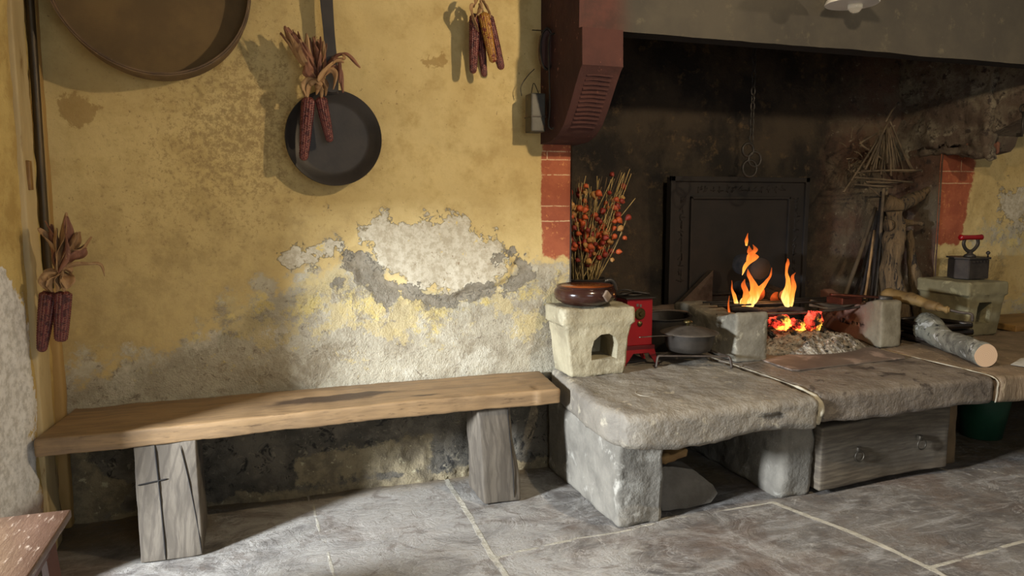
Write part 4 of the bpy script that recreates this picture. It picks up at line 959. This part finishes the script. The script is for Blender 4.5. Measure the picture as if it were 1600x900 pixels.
for i in range(34):
    x = rr.uniform(1366, 1398); b = newbm(); stick(b, K(x * .6 + 1386 * .4, rr.uniform(196, 215), rr.uniform(3.68, 3.82)), K(x + (x - 1384) * .8 + rr.uniform(-6, 6), rr.uniform(255, 275), rr.uniform(3.66, 3.86)), .0045); obj('stick', b, M_stk, rk)
for i in range(30):
    x = rr.uniform(1322, 1362); y = rr.uniform(215, 285); b = newbm(); stick(b, K(x, y, 3.80), K(x + rr.uniform(-14, 22), y + rr.uniform(-22, 10), 3.84), .0035); obj('twig', b, M_stk, rk)
b = newbm(); tube(b, [K(1381, 290, 3.74), (K(1381, 290, 3.74).x + .01, 3.76, ZT + .002)], .010, 8); tube(b, [K(1386, 290, 3.78), (K(1386, 290, 3.78).x + .01, 3.8, ZT + .002)], .009, 8); obj('post', b, M_stk, rk)

# driftwood
def dw(name):
    g = NT(name); w = g.n('ShaderNodeTexWave', wave_type='BANDS', bands_direction='X'); g.L(g.mapping((1, 1, .25)), w.inputs[0]); w.inputs['Scale'].default_value = 7; w.inputs['Distortion'].default_value = 16; w.inputs['Detail'].default_value = 5
    n_ = g.noise(7, 8, .65, g.mapping((2, 2, .5)))
    c = g.mix(g.step(n_, .35, .62), '#54452f', '#765f40'); c = g.mix(g.step(g.noise(16, 9, .7, g.mapping((2.5, 2.5, .35)), .8), .52, .6), c, '#231b12')
    return g.done(c, .75, 0, g.bump(g.math('ADD', g.noise(16, 9, .7, g.mapping((2.5, 2.5, .35)), .8), n_), 1, .02))
M_dw = dw('twisted_driftwood')
t = thing('gnarled_driftwood', 'gnarled brown driftwood trunk standing behind the right stone block', 'driftwood', (3.80, 3.62, ZT))
def K2(x, y, Y=3.62): return at_y(x, y, Y)
b = newbm(); tube(b, curve([Vector((3.80, 3.62, ZT)), K2(1392, 440), K2(1393, 400), K2(1400, 360), K2(1398, 330)], 40), lambda i: .105 - .0012 * i + .004 * math.sin(i * .35), 28, flat=.6, jit=.035, jf=6); obj('trunk', b, M_dw, t)
b = newbm(); tube(b, curve([K2(1386, 352), K2(1405, 350), K2(1425, 347), K2(1442, 350)], 20), lambda i: .04 - .0016 * i, 14, jit=.012, jf=14); obj('branch_stub', b, M_dw, t)
b = newbm(); tube(b, curve([K2(1385, 318, 3.72), K2(1405, 322, 3.70), K2(1425, 312, 3.68), K2(1445, 300, 3.70), K2(1462, 290, 3.74)], 26), lambda i: .05 * (1 - .7 * (i / 25) ** 2), 16, jit=.022, jf=7)
tag(obj('driftwood_horn', b, dw('pale_driftwood')), 'curved horn-like piece of driftwood lodged above the standing trunk', 'driftwood')
b = newbm(); tube(b, curve([Vector((3.98, 3.60, ZT)), K2(1430, 430, 3.60), K2(1423, 395, 3.61), K2(1419, 360, 3.62)], 26), lambda i: .042 - .0006 * i, 14, jit=.014, jf=7)
tag(obj('driftwood_limb', b, bpy.data.materials['pale_driftwood']), 'slimmer pale driftwood limb standing between the trunk and right brazier', 'driftwood')

# bellows-like wooden handle, iron trays
bl = thing('wooden_peel', 'split yellowish wooden handle with a turned knob and dark iron rod, on the trays', 'tool', at_y(1440, 475, 3.05))
M_bw = pm('yellow_worn_wood', '#7d6438', '#5d4725', 10, .7, bump=.6, bscale=20, stretch=(.4, 1, 1), c3='#4d3a1f', t3=(.6, .68))
b = newbm(); tube(b, curve([at_y(1386, 460, 3.30), at_y(1408, 464, 3.20), at_y(1440, 472, 3.08), at_y(1466, 480, 2.98)], 26), lambda i: .048 - .0009 * i, 16, flat=.8, jit=.014, jf=12); obj('handle', b, M_bw, bl)
b = newbm(); tube(b, curve([at_y(1466, 480, 2.98), at_y(1472, 482, 2.95), at_y(1480, 484, 2.93), at_y(1484, 484, 2.92)], 14), lambda i: .017 + .004 * math.sin(i * .9), 14); obj('knob', b, M_bw, bl)
b = newbm(); tube(b, curve([at_y(1482, 484, 2.93), at_y(1500, 488, 2.88), at_y(1518, 491, 2.84), at_y(1519, 502, 2.84)], 14), .007, 8); obj('rod', b, M_rust, bl)
M_tray = pm('dark_iron_tray', '#3a322c', '#2c2622', 8, .4, .6, bump=.2)
for k, (z0, dx, dy, lab) in enumerate([(.505, 0, 0, 'lowest dark iron tray of the stack beside the right brazier'), (.545, .012, .01, 'middle dark iron tray of the stack beside the right brazier'), (.585, -.01, 0, 'top dark iron tray of the stack beside the right brazier')]):
    t = thing('iron_tray', lab, 'tray', (3.55 + dx, 3.14 + dy, z0), 'dark iron trays stacked beside the right brazier')
    x0, x1, y0, y1 = 3.43 + dx, 3.68 + dx, 3.0 + dy, 3.28 + dy
    b = newbm(); box(b, x0, x1, y0, y1, z0, z0 + .005); obj('pan', b, M_tray, t, False)
    b = newbm()
    for a0, a1 in (((x0, y0), (x1, y0)), ((x1, y0), (x1, y1)), ((x1, y1), (x0, y1)), ((x0, y1), (x0, y0))): tube(b, [(a0[0], a0[1], z0 + .02), (a1[0], a1[1], z0 + .014)], .009, 6, flat=1.5)
    obj('rim', b, M_tray, t)

# birch log
g = NT('birch_bark'); nA = g.noise(7, 9, .7, None, .8); nB = g.noise(26, 8, .7)
c = g.mix(g.step(nA, .4, .58), '#56544a', '#7b796b'); c = g.mix(g.step(nB, .54, .62), c, '#3f3c36'); c = g.mix(g.step(g.noise(12, 7, .65, None, 1.), .6, .66), c, '#aaa9a2')
M_bark = g.done(c, .85, 0, g.bump(g.math('ADD', nA, nB), .7, .008))
lo = thing('firewood_log', 'grey-barked log with a pale cut end lying on the right of the hearth', 'log', (3.40, 2.80, ZT))
p0 = Vector((3.475, 3.09, ZT + .085)); p1 = Vector((3.252, 2.575, ZT + .056))
ax = (p1 - p0).normalized()
b = newbm(); tube(b, curve([p0 - ax * .03, p0, p0.lerp(p1, .3) + Vector((0, 0, -.016)), p0.lerp(p1, .65) + Vector((0, 0, -.006)), p1], 36), lambda i: (.05 + .032 * min(i / 3, 1)) * (1 if i < 6 else 1) - .027 * min(1, max(0, (i - 4) / 14)), 30, jit=.008, jf=10); obj('bark', b, M_bark, lo)
g = NT('fresh_cut_end'); w = g.n('ShaderNodeTexWave', wave_type='RINGS', rings_direction='SPHERICAL'); g.L(g.mapping(loc=(-(p1.x - 3.40), -(p1.y - 2.80), -(p1.z - ZT))), w.inputs[0]); w.inputs['Scale'].default_value = 40; w.inputs['Distortion'].default_value = 1.5
c = g.mix(g.math('MULTIPLY', w.outputs['Fac'], .5), '#bfa080', '#a98a68'); M_cut = g.done(c, .8)
b = newbm(); tube(b, [p1 + ax * .0005, p1 + ax * .003], .0535, 30, jit=.006, jf=10); obj('cut_end', b, M_cut, lo, True, 40)

# right brazier
M_cer2 = pm('olive_fired_stone', '#7b7355', '#6a6248', 5, .8, bump=.4, bscale=26, dist=.006, c3='#8d8564', t3=(.56, .66), s3=10)
a2 = [(-.07, .075), (.04, .075), (.045, .195), (.035, .20), (-.055, .20), (-.065, .17)]
br2, bo2 = brazier('stone_brazier', 'olive-grey stone brazier with a square fire opening carrying the red-handled iron', 3.995, 3.17, 3.53, .245, .315, .318, M_cer2, 52, a2)

# box iron
ir = thing('box_iron', 'charcoal box iron with a bright red wooden handle on the right brazier', 'iron', (4.05, 3.36, .812))
M_ir = pm('grey_cast_box', '#38322d', '#453e37', 14, .5, .5, bump=.2)
zi = .812
b = newbm(); prism(b, [(3.985, 3.30), (4.13, 3.29), (4.155, 3.31), (4.155, 3.42), (4.12, 3.45), (4.01, 3.47), (3.965, 3.38)], 'z', zi, zi + .115); bmesh.ops.bevel(b, geom=b.edges[:], offset=.003, segments=2, affect='EDGES'); obj('body', b, M_ir, ir, False)
b = newbm(); prism(b, [(3.978, 3.295), (4.135, 3.283), (4.163, 3.305), (4.163, 3.425), (4.12, 3.458), (4.005, 3.478), (3.957, 3.38)], 'z', zi + .118, zi + .128); 
for k in range(5): box(b, 4.0 + k * .026, 4.014 + k * .026, 3.284, 3.29, zi + .100, zi + .110)
li = obj('lid', b, M_ir, ir, False)
b = newbm(); lathe(b, [(0, 0), (.035, 0), (.03, .012), (.016, .02), (.014, .035), (0, .036)], (4.055, 3.36, zi + .128), 20); obj('handle_base', b, M_ir, ir)
b = newbm(); tube(b, curve([(4.005, 3.36, zi + .235), (4.0, 3.36, zi + .205), (4.02, 3.36, zi + .175), (4.055, 3.36, zi + .16), (4.09, 3.36, zi + .175), (4.115, 3.36, zi + .205), (4.11, 3.36, zi + .235)], 24), .0075, 8, flat=1.6); obj('handle_bracket', b, M_ir, ir)
b = newbm(); lathe(b, [(0, -.09), (.012, -.09), (.018, -.082), (.016, -.072), (.0145, -.03), (.0145, .03), (.016, .072), (.018, .082), (.012, .09), (0, .09)], (4.055, 3.36, zi + .245), 24, Matrix.Rotation(PI / 2, 4, 'Y')); obj('handle', b, pm('red_lacquer', '#8e0f16', '#760b12', 5, .3, bump=0), ir)
b = newbm(); lathe(b, [(0, 0), (.005, 0), (.004, .014), (.011, .02), (.012, .028), (.005, .036), (0, .037)], (4.14, 3.31, zi + .128), 16); obj('latch_knob', b, M_ir, ir)

# board and paper at the far right
tag(obj('wooden_board', rbox(4.30, 5.4, 3.22, 3.585, ZT + .001, ZT + .04, .006, .06, .002, 5), pm('honey_board', '#8c6a3a', '#75562c', 5, .5, stretch=(.6, 4, 4))), 'honey-brown wooden board lying on the hearth at the right edge', 'board')
pp = thing('newspaper', 'corner of a printed paper lying on the hearth right of the log', 'paper', (3.62, 2.50, ZT))
b = newbm(); vs = [b.verts.new(v) for v in ((3.40, 2.56, ZT + .004), (3.44, 2.42, ZT + .004), (3.80, 2.44, ZT + .012), (3.80, 2.62, ZT + .016), (3.56, 2.63, ZT + .010))]; b.faces.new(vs); r_ = bmesh.ops.extrude_face_region(b, geom=b.faces[:]); bmesh.ops.translate(b, verts=[v for v in r_['geom'] if isinstance(v, bmesh.types.BMVert)], vec=(0, 0, .001))
obj('sheet', b, pm('newsprint', '#b7b3aa', '#a29d92', 30, .8, bump=0), pp, False)

# key hanging on the hood's right side
ky = thing('key', 'old iron key hanging from the right side of the hood', 'key', (4.06, 3.02, 1.62))
kp = at_x(1597, 205, 4.05)
b = newbm(); tube(b, [kp + Vector((0, 0, .10)), kp + Vector((0, 0, -.03))], .006, 8); obj('shank', b, M_iron, ky)
b = newbm(); box(b, kp.x - .004, kp.x + .004, kp.y - .0, kp.y + .03, kp.z - .03, kp.z - .008, .001); obj('bit', b, M_iron, ky, False)
obj('bow', loopring(kp + Vector((0, 0, .125)), .022, .005, 'x', 20, 8), M_iron, ky)

# ------------------------------------------------------------------ hanging lamp in front of the hood
lp = thing('hanging_lamp', 'white enamel hanging lamp with a clear unlit bulb in front of the hood', 'lamp', (2.40, 2.62, 2.06))
b = newbm(); lathe(b, [(.105, .0), (.108, .003), (.10, .02), (.07, .05), (.03, .075), (.02, .09), (.016, .09), (.026, .07), (.066, .045), (.096, .016), (.105, .0)], (2.402, 2.62, 2.092), 48); obj('lamp_shade', b, pm('white_enamel', '#d8d6d2', '#cac8c4', 3, .25, bump=0), lp, True, 50)
b = newbm(); lathe(b, [(0, -.033), (.016, -.029), (.028, -.014), (.031, 0), (.027, .018), (.014, .038), (.013, .05), (0, .05)], (2.42, 2.62, 2.088), 28)
gg = NT('bulb_glass'); gg.b.inputs['Transmission Weight'].default_value = .9; M_gl = gg.done((.85, .85, .82, 1), .08); obj('bulb', b, M_gl, lp)
b = newbm(); lathe(b, [(0, 0), (.017, 0), (.019, .03), (.012, .05), (0, .05)], (2.40, 2.62, 2.135), 20); tube(b, [(2.40, 2.62, 2.18), (2.40, 2.62, 2.60)], .004, 6); obj('socket_and_cord', b, M_iron, lp)

# ------------------------------------------------------------------ sieve
sc = Vector((-.325, 3.2, 2.065)); SR = .338
sv_ = thing('sieve', 'large round wooden sieve hanging high on the yellow wall', 'sieve', (sc.x, 3.235, sc.z - SR))
M_hoop = pm('sieve_hoop_wood', '#6b5236', '#4f3b26', 10, .6, bump=.2, c3='#8d7350', t3=(.62, .7))
tilt = Matrix.Rotation(.05, 4, 'Z') @ Matrix.Rotation(-.10, 4, 'X')
SY = lambda x, z, y: Vector((sc.x, 3.10, sc.z)) + (tilt @ Vector((x, y, z)))
def ringstrip(r0, r1, y0, y1, n=96, ez=1.0):
    b = newbm(); R = []
    for k in range(n):
        a = 2 * PI * k / n; cx, cz = math.cos(a), math.sin(a) * ez
        s = 1 - .035 * max(0, math.cos(a - math.radians(228))) ** 4
        R.append([b.verts.new(SY(r * s * cx, r * s * cz, y)) for r, y in ((r0, y0), (r1, y0), (r1, y1), (r0, y1))])
    for k in range(n):
        A_, B_ = R[k], R[(k + 1) % n]
        for q in range(4): b.faces.new((A_[q], A_[(q + 1) % 4], B_[(q + 1) % 4], B_[q]))
    return b
obj('hoop', ringstrip(SR - .006, SR, 0, .105), M_hoop, sv_, True, 30)
obj('outer_band', ringstrip(SR + .001, SR + .006, .002, .03), M_hoop, sv_, True, 30)
b = newbm(); n = 96; cvs = [b.verts.new(SY((SR - .006) * math.cos(2 * PI * k / n) * (1 - .035 * max(0, math.cos(2 * PI * k / n - math.radians(228))) ** 4), (SR - .006) * math.sin(2 * PI * k / n) * (1 - .035 * max(0, math.cos(2 * PI * k / n - math.radians(228))) ** 4), .085)) for k in range(n)]; b.faces.new(cvs)
r_ = bmesh.ops.extrude_face_region(b, geom=b.faces[:]); bmesh.ops.translate(b, verts=[v for v in r_['geom'] if isinstance(v, bmesh.types.BMVert)], vec=(0, .003, 0))
g = NT('sieve_mesh_cloth'); w1 = g.n('ShaderNodeTexWave', wave_type='BANDS', bands_direction='X'); w1.inputs['Scale'].default_value = 90; w2 = g.n('ShaderNodeTexWave', wave_type='BANDS', bands_direction='Z'); w2.inputs['Scale'].default_value = 90; g.L(g.co, w1.inputs[0]); g.L(g.co, w2.inputs[0])
nA = g.noise(5, 7, .6); c = g.mix(g.step(nA, .35, .65), '#5f4a2b', '#725a35'); c = g.mix(g.math('MULTIPLY', g.math('MULTIPLY', w1.outputs['Fac'], w2.outputs['Fac']), .4), c, '#4a3a24')
obj('screen', b, g.done(c, .8), sv_, False)
# dried roots in the sieve top
wr = thing('dried_stalks', 'thin pale dried root fibres hanging over the upper part of the sieve', 'stalks', (-.50, 3.06, 2.02))
M_fib = pm('pale_fibres', '#b09a74', '#8a7450', 20, .8, bump=0); rr = random.Random(3)
b = newbm()
for i in range(16):
    x = at_y(rr.uniform(122, 178), 0, 3.06).x; z = 2.10; pts = [(x, 3.05, z + .05), (x + rr.uniform(-.02, .02), 3.05, z), (x + rr.uniform(-.03, .03), 3.04, z - rr.uniform(.03, .07)), (x + rr.uniform(-.04, .04), 3.04, z - rr.uniform(.05, .085))]
    tube(b, curve(pts, 10), .0012, 5)
obj('fibres', b, M_fib, wr)
b = newbm(); tube(b, curve([(-.585, 3.05, 2.16), (-.54, 3.05, 2.145), (-.48, 3.05, 2.145), (-.43, 3.05, 2.16)], 10), .02, 10, jit=.01); obj('stalk_bundle', b, M_fib, wr)

# ------------------------------------------------------------------ long-handled pan
M_bp = pm('blackened_pan', '#2b2622', '#38312b', 7, .5, .35, bump=.25, bscale=18)
pc = Vector((.318, 3.20, 1.528)); PR = .192
pa = thing('long_handled_pan', 'large round black frying pan with a long flat handle hanging on the yellow wall', 'pan', (pc.x, 3.215, pc.z - PR))
b = newbm(); lathe(b, [(0, .0), (.135, .0), (.15, -.002), (.175, -.022), (PR, -.03), (PR + .002, -.027), (.18, -.018), (.152, .004), (0, .006)], (0, 0, 0), 72)
M_ = Matrix.Translation(pc) @ Matrix.Rotation(-PI / 2, 4, 'X') @ Matrix.Rotation(0.0, 4, 'Z')
# opens towards the room: lathe z -> world y
bmesh.ops.transform(b, matrix=Matrix.Translation(pc) @ Matrix.Rotation(-PI / 2, 4, 'X'), verts=b.verts); obj('pan', b, M_bp, pa, True, 50)
hz = pc.z + PR
b = newbm(); V = []
hp = [(519, 146), (518, 100), (514, 50), (510, 0), (507, -60)]; hw = [.026, .023, .022, .025, .026]
n = 24; cc = curve([at_y(x, y, 3.17) for x, y in hp], n)
for i, p in enumerate(cc):
    w_ = np.interp(i / (n - 1) * 4, range(5), hw); V.append([b.verts.new(p + Vector((sx * w_, sy, 0))) for sx, sy in ((-1, -.003), (1, -.003), (1, .003), (-1, .003))])
for A_, B_ in zip(V[:-1], V[1:]):
    for q in range(4): b.faces.new((A_[q], A_[(q + 1) % 4], B_[(q + 1) % 4], B_[q]))
b.faces.new(V[0]); b.faces.new(list(reversed(V[-1])))
tube(b, curve([cc[0] + Vector((-.02, -.004, .004)), cc[0] + Vector((.0, -.006, .0)), cc[0] + Vector((.02, -.004, .004))], 6), .004, 6)
obj('handle', b, M_bp, pa, False)

# ------------------------------------------------------------------ corn
g = NT('red_kernels'); k_ = g.attr('k'); nA = g.noise(60, 3, .5)
c = g.mix(g.step(k_, .15, .6), '#8a5a48', '#551619'); c = g.mix(g.step(nA, .5, .6), c, '#3f1012'); M_kr = g.done(c, .42)
g = NT('gold_kernels'); k_ = g.attr('k'); c = g.mix(g.step(k_, .15, .6), '#7b4a26', '#a9792c'); c = g.mix(g.step(g.noise(55, 3, .5), .56, .6), c, '#6e2a1a'); M_kg = g.done(c, .28)
M_husk = pm('dry_husk', '#a8855c', '#8a6640', 9, .7, bump=.5, bscale=50, dist=.003, stretch=(3, 3, .5), c3='#6d4a2c', t3=(.58, .66))
M_huskr = pm('dry_reddish_husk', '#8c5e44', '#6d4432', 9, .7, bump=.5, bscale=50, dist=.003, stretch=(3, 3, .5), c3='#a88562', t3=(.58, .66))
def cob(top, tip, R, mat, parent, rows=14, taper=.55, rank=26):
    top = Vector(top); tip = Vector(tip); L = (tip - top).length; d = (tip - top).normalized(); q = d.to_track_quat('Z', 'Y')
    b = newbm(); nr = rank * 5; nt_ = rows * 6; rings = []; ks = []
    for i in range(nr + 1):
        t_ = i / nr; r0 = R * (min(1, (t_ * 9 + .55)) * (1 - (1 - taper) * t_ ** 1.8)); 
        if t_ > .93: r0 *= math.sqrt(max(0, 1 - ((t_ - .93) / .072) ** 2)) * .98 + .02
        ring = []
        for k in range(nt_):
            a = 2 * PI * k / nt_ + .12 * t_; row = int(k / 6); sh = (row % 2) * .5
            kk = (abs(math.sin(PI * ((k % 6) / 6.0))) ** .6) * (abs(math.sin(PI * ((t_ * rank + sh) % 1))) ** .5)
            r = r0 * (.80 + .20 * kk); v = Vector((math.cos(a) * r, math.sin(a) * r, t_ * L)); ring.append(b.verts.new(top + q @ v)); ks.append(kk)
        rings.append(ring)
    for A_, B_ in zip(rings[:-1], rings[1:]):
        for k in range(nt_): b.faces.new((A_[k], A_[(k + 1) % nt_], B_[(k + 1) % nt_], B_[k]))
    b.faces.new(rings[0]); b.faces.new(rings[-1])
    o = obj('corn_cob', b, mat, parent); at = o.data.attributes.new('k', 'FLOAT', 'POINT'); at.data.foreach_set('value', np.array(ks, np.float32))
    return o
def leaf(b, pts, w, seed=0, cup=.35, twist=0.0):
    C_ = curve(pts, 22); F_ = frames(C_); n = len(C_); R = []; rr = random.Random(seed); ph = rr.uniform(0, 6)
    for i, (p, t_, a, bb) in enumerate(F_):
        u = i / (n - 1); ww = w * 1.5 * (math.sin(PI * min(1, u * .85 + .13)) ** .7) * (1 - .25 * u ** 3) + .0015; tw = twist * u + .5 * math.sin(ph + u * 5)
        A_ = a * math.cos(tw) + bb * math.sin(tw); B_ = bb * math.cos(tw) - a * math.sin(tw); row = []
        for s_ in range(9):
            q = (s_ / 8 - .5) * 2; off = B_ * (cup * ww * (q * q) + .10 * ww * math.sin(q * 7 + ph)); row.append(b.verts.new(p + A_ * ww * q + off + A_ * .08 * ww * math.sin(u * 19 + q * 3 + ph)))
        R.append(row)
    fs = []
    for A_, B_ in zip(R[:-1], R[1:]):
        for s_ in range(8): fs.append(b.faces.new((A_[s_], A_[s_ + 1], B_[s_ + 1], B_[s_])))
    return b
def addleaf(pts, w, mat, parent, seed, cup=.35, twist=0.):
    b = leaf(newbm(), pts, w, seed, cup, twist); o = obj('husk_leaf', b, mat, parent); m = o.modifiers.new('s', 'SOLIDIFY'); m.thickness = .0012; return o
def Wp(Y): return lambda x, y, d=0: at_y(x, y, Y - d)

# bunch over the pan
c1 = thing('corn_bunch', 'bunch of two red corn cobs with spread dry husks hanging over the black pan', 'corn', at_y(490, 140, 3.12), 'dried corn bunches on the wall')
K = Wp(3.12)
cob(K(482, 152), K(474, 251), .0275, M_kr, c1, taper=.62); cob(K(501, 152), K(516, 222), .0245, M_kr, c1, taper=.6)
rr = random.Random(21)
knot = K(496, 130)
for i in range(38):
    tx = 440 + (i % 24) * 3.0 + rr.uniform(-3, 3); ty = 44 + (i % 24) * .9 + rr.uniform(-6, 12)
    if i > 30: tx = rr.uniform(470, 508); ty = rr.uniform(58, 85)
    mid = ((496 + tx) / 2 - 3 + rr.uniform(-4, 4), (130 + ty) / 2 + rr.uniform(-3, 6)); dd = rr.uniform(-.035, .05)
    addleaf([knot, K(mid[0], mid[1], dd), K(tx, ty, dd * 1.2)], rr.uniform(.009, .017), M_huskr if rr.random() < .6 else M_husk, c1, i, .5, rr.uniform(-.8, .8))
for i, pts in enumerate([[(498, 128), (520, 95), (537, 86), (548, 92), (563, 106)], [(498, 128), (522, 100), (540, 92), (535, 82)], [(500, 128), (518, 108), (530, 112), (536, 145)], [(500, 128), (515, 112), (522, 120), (520, 140)], [(500, 126), (518, 100), (528, 96), (531, 130)], [(498, 128), (510, 112), (525, 98), (538, 98)]]):
    addleaf([K(x, y, .01 + .01 * i) for x, y in pts], .011 if i % 2 else .009, M_husk if i % 2 else M_huskr, c1, 40 + i, .6, .7)
for x, y, x1, y1 in ((488, 132, 481, 156), (480, 134, 478, 152), (498, 134, 501, 156), (504, 132, 508, 150), (494, 132, 494, 148)): addleaf([K(495, 126, .01), K(x, y, .012), K(x1, y1, .014)], .013, M_husk, c1, x, .8)
b = newbm(); tube(b, curve([K(486, 131, .02), K(494, 126, .035), K(500, 132, .035), K(494, 136, .02)], 16), .011, 10, jit=.006, jf=40); obj('knot', b, M_husk, c1)

# bunch on the upper right
c2 = thing('corn_bunch', 'cluster of three red cobs and one golden cob hanging near the chimney hood', 'corn', at_y(752, 25, 3.14), 'dried corn bunches on the wall')
K = Wp(3.14)
cob(K(742, 22, .0), K(739, 115, .0), .024, M_kr, c2, taper=.65); cob(K(748, 30, -.02), K(757, 120, -.02), .022, M_kr, c2, taper=.6)
cob(K(755, 20, .03), K(771, 98, .03), .0245, M_kg, c2, taper=.62); cob(K(762, 24, -.0), K(784, 109, .0), .024, M_kr, c2, taper=.65)
for i, pts in enumerate([[(748, 5), (750, 12), (757, 24)], [(742, 8), (738, 16), (748, 50)], [(750, 0), (748, 14), (742, 28)], [(752, 0), (760, 14), (766, 28)], [(750, -8), (744, 4), (740, 12)]]): addleaf([K(x, y, .035) for x, y in pts], .009, M_husk, c2, 60 + i, .6)

# bunch in the left corner
c3_ = thing('corn_bunch', 'pair of plump dark red cobs with upright husks hanging in the left corner', 'corn', at_y(88, 425, 2.90), 'dried corn bunches on the wall')
K = Wp(2.90)
cob(K(76, 455), K(65, 550), .0285, M_kr, c3_, rows=14, taper=.55, rank=24); cob(K(99, 455, .01), K(95, 534, .01), .0285, M_kr, c3_, rows=14, taper=.72, rank=22)
knot = K(90, 425)
for i, (pts, w_) in enumerate([([(90, 425), (82, 400), (76, 372), (80, 350)], .014), ([(90, 425), (84, 395), (70, 370), (60, 356)], .010), ([(90, 425), (95, 390), (96, 360), (103, 332)], .019), ([(90, 425), (98, 400), (104, 370), (104, 338)], .015),
       ([(90, 425), (108, 398), (120, 382), (126, 362)], .014), ([(90, 425), (112, 400), (132, 390), (144, 370)], .012), ([(92, 424), (112, 408), (130, 398), (136, 388)], .014), ([(92, 424), (115, 416), (140, 414), (156, 415), (163, 432)], .007),
       ([(90, 425), (100, 420), (108, 425), (108, 435)], .010), ([(90, 425), (86, 400), (88, 380), (70, 345)], .008), ([(90, 425), (104, 390), (112, 370), (120, 362)], .013), ([(90, 425), (92, 400), (84, 375), (88, 356)], .013)]):
    addleaf([K(x, y, .012 * (i % 4)) for x, y in pts], w_ * 1.25, M_husk if i % 3 else M_huskr, c3_, 80 + i, .5, .4)
for x, y, x1, y1 in ((80, 436, 70, 448), (82, 438, 82, 456), (88, 440, 88, 456), (96, 440, 98, 456), (100, 438, 104, 452), (76, 440, 76, 454)): addleaf([K(90, 424, .02), K(x, y, .03), K(x1, y1, .032)], .019, M_husk, c3_, x, .7)

# tin strainer hanging at the top
ts = thing('strainer', 'bottom edge of a pale tin strainer hanging above the corn cluster', 'strainer', (1.02, 3.12, 2.17))
b = newbm(); cS = Vector((1.035, 3.12, 2.275)); lathe(b, [(0, 0), (.04, .003), (.075, .02), (.095, .05), (.10, .055), (.103, .053), (.08, .015), (.04, -.004), (0, -.006)], (0, 0, 0), 44)
bmesh.ops.transform(b, matrix=Matrix.Translation(cS + Vector((0, .03, 0))) @ Matrix.Rotation(PI / 2 - .15, 4, 'X'), verts=b.verts); obj('bowl', b, pm('pale_tin', '#8f887a', '#756e60', 8, .4, .7, bump=.1), ts, True, 40)

# ------------------------------------------------------------------ tools on the corbel's left side
M_wire = pm('dark_wire', '#2a2520', '#3a332b', 20, .5, .5, bump=0)
tl = thing('wooden_float', 'dark oval wooden block on a nail, high on the red side of the chimney corbel', 'tool', (1.235, 3.12, 1.78))
def KX(x, y): return at_x(x, y, 1.235)
b = newbm(); ct = at_y(852, 78, 3.15); 
for_pts = [(.030 * math.cos(a), .085 * math.sin(a)) for a in [2 * PI * k / 24 for k in range(24)]]
prism(b, [(ct.x + .0 + x, ct.z + z) for x, z in for_pts], 'y', 3.13, 3.16); bmesh.ops.bevel(b, geom=b.edges[:], offset=.006, segments=2, affect='EDGES'); obj('block', b, pm('dark_reddish_wood', '#4a2a20', '#33201a', 10, .5, stretch=(2, 2, .4)), tl, True, 40)
obj('rim', loopring((ct.x, 3.128, ct.z), .031, .006, 'y', 32, 8, 1, 2.8), M_wire, tl)
b = newbm(); tube(b, [at_y(832, 47, 3.2), at_y(850, 48, 3.13)], .003, 6); obj('nail', b, M_wire, tl)
wl_ = thing('iron_shears', 'long narrow pair of iron sheep shears hanging on the red corbel side', 'shears', at_y(864, 200, 3.10))
K = Wp(3.09)
b = newbm(); tube(b, curve([K(866, 52), K(858, 60), K(858, 110), K(859, 170), K(857, 195), K(862, 202)], 26), .0045, 8); obj('blade', b, M_wire, wl_)
b = newbm(); tube(b, curve([K(866, 52), K(870, 62), K(868, 110), K(869, 170), K(869, 195), K(862, 202)], 26), .0035, 8); obj('blade', b, pm('worn_steel', '#6d6254', '#544b40', 16, .35, .8, bump=0), wl_)
tb = thing('tin_box', 'small grey tin match box with wire hanger on the wall edge by the corbel', 'box', at_y(838, 208, 3.18))
p = at_y(824, 147, 3.16); q = at_y(846, 208, 3.16)
b = newbm(); box(b, p.x, q.x, 3.11, 3.19, q.z, p.z, .006); obj('body', b, pm('grey_tin', '#45423a', '#36322a', 12, .5, .3, bump=.2, c3='#5c4030'), tb, False)
b = newbm(); z_ = at_y(838, 184, 3.16).z; box(b, p.x - .002, q.x + .002, 3.107, 3.192, z_ - .003, z_ + .003, .001); obj('seam', b, M_wire, tb, False)
b = newbm(); tube(b, curve([at_y(815, 150, 3.2), at_y(814, 135, 3.2), at_y(825, 118, 3.2), at_y(835, 108, 3.2)], 12), .002, 6); tube(b, curve([at_y(830, 147, 3.15), at_y(834, 130, 3.17), at_y(842, 147, 3.15)], 10), .002, 6); obj('wire_hanger', b, M_wire, tb)
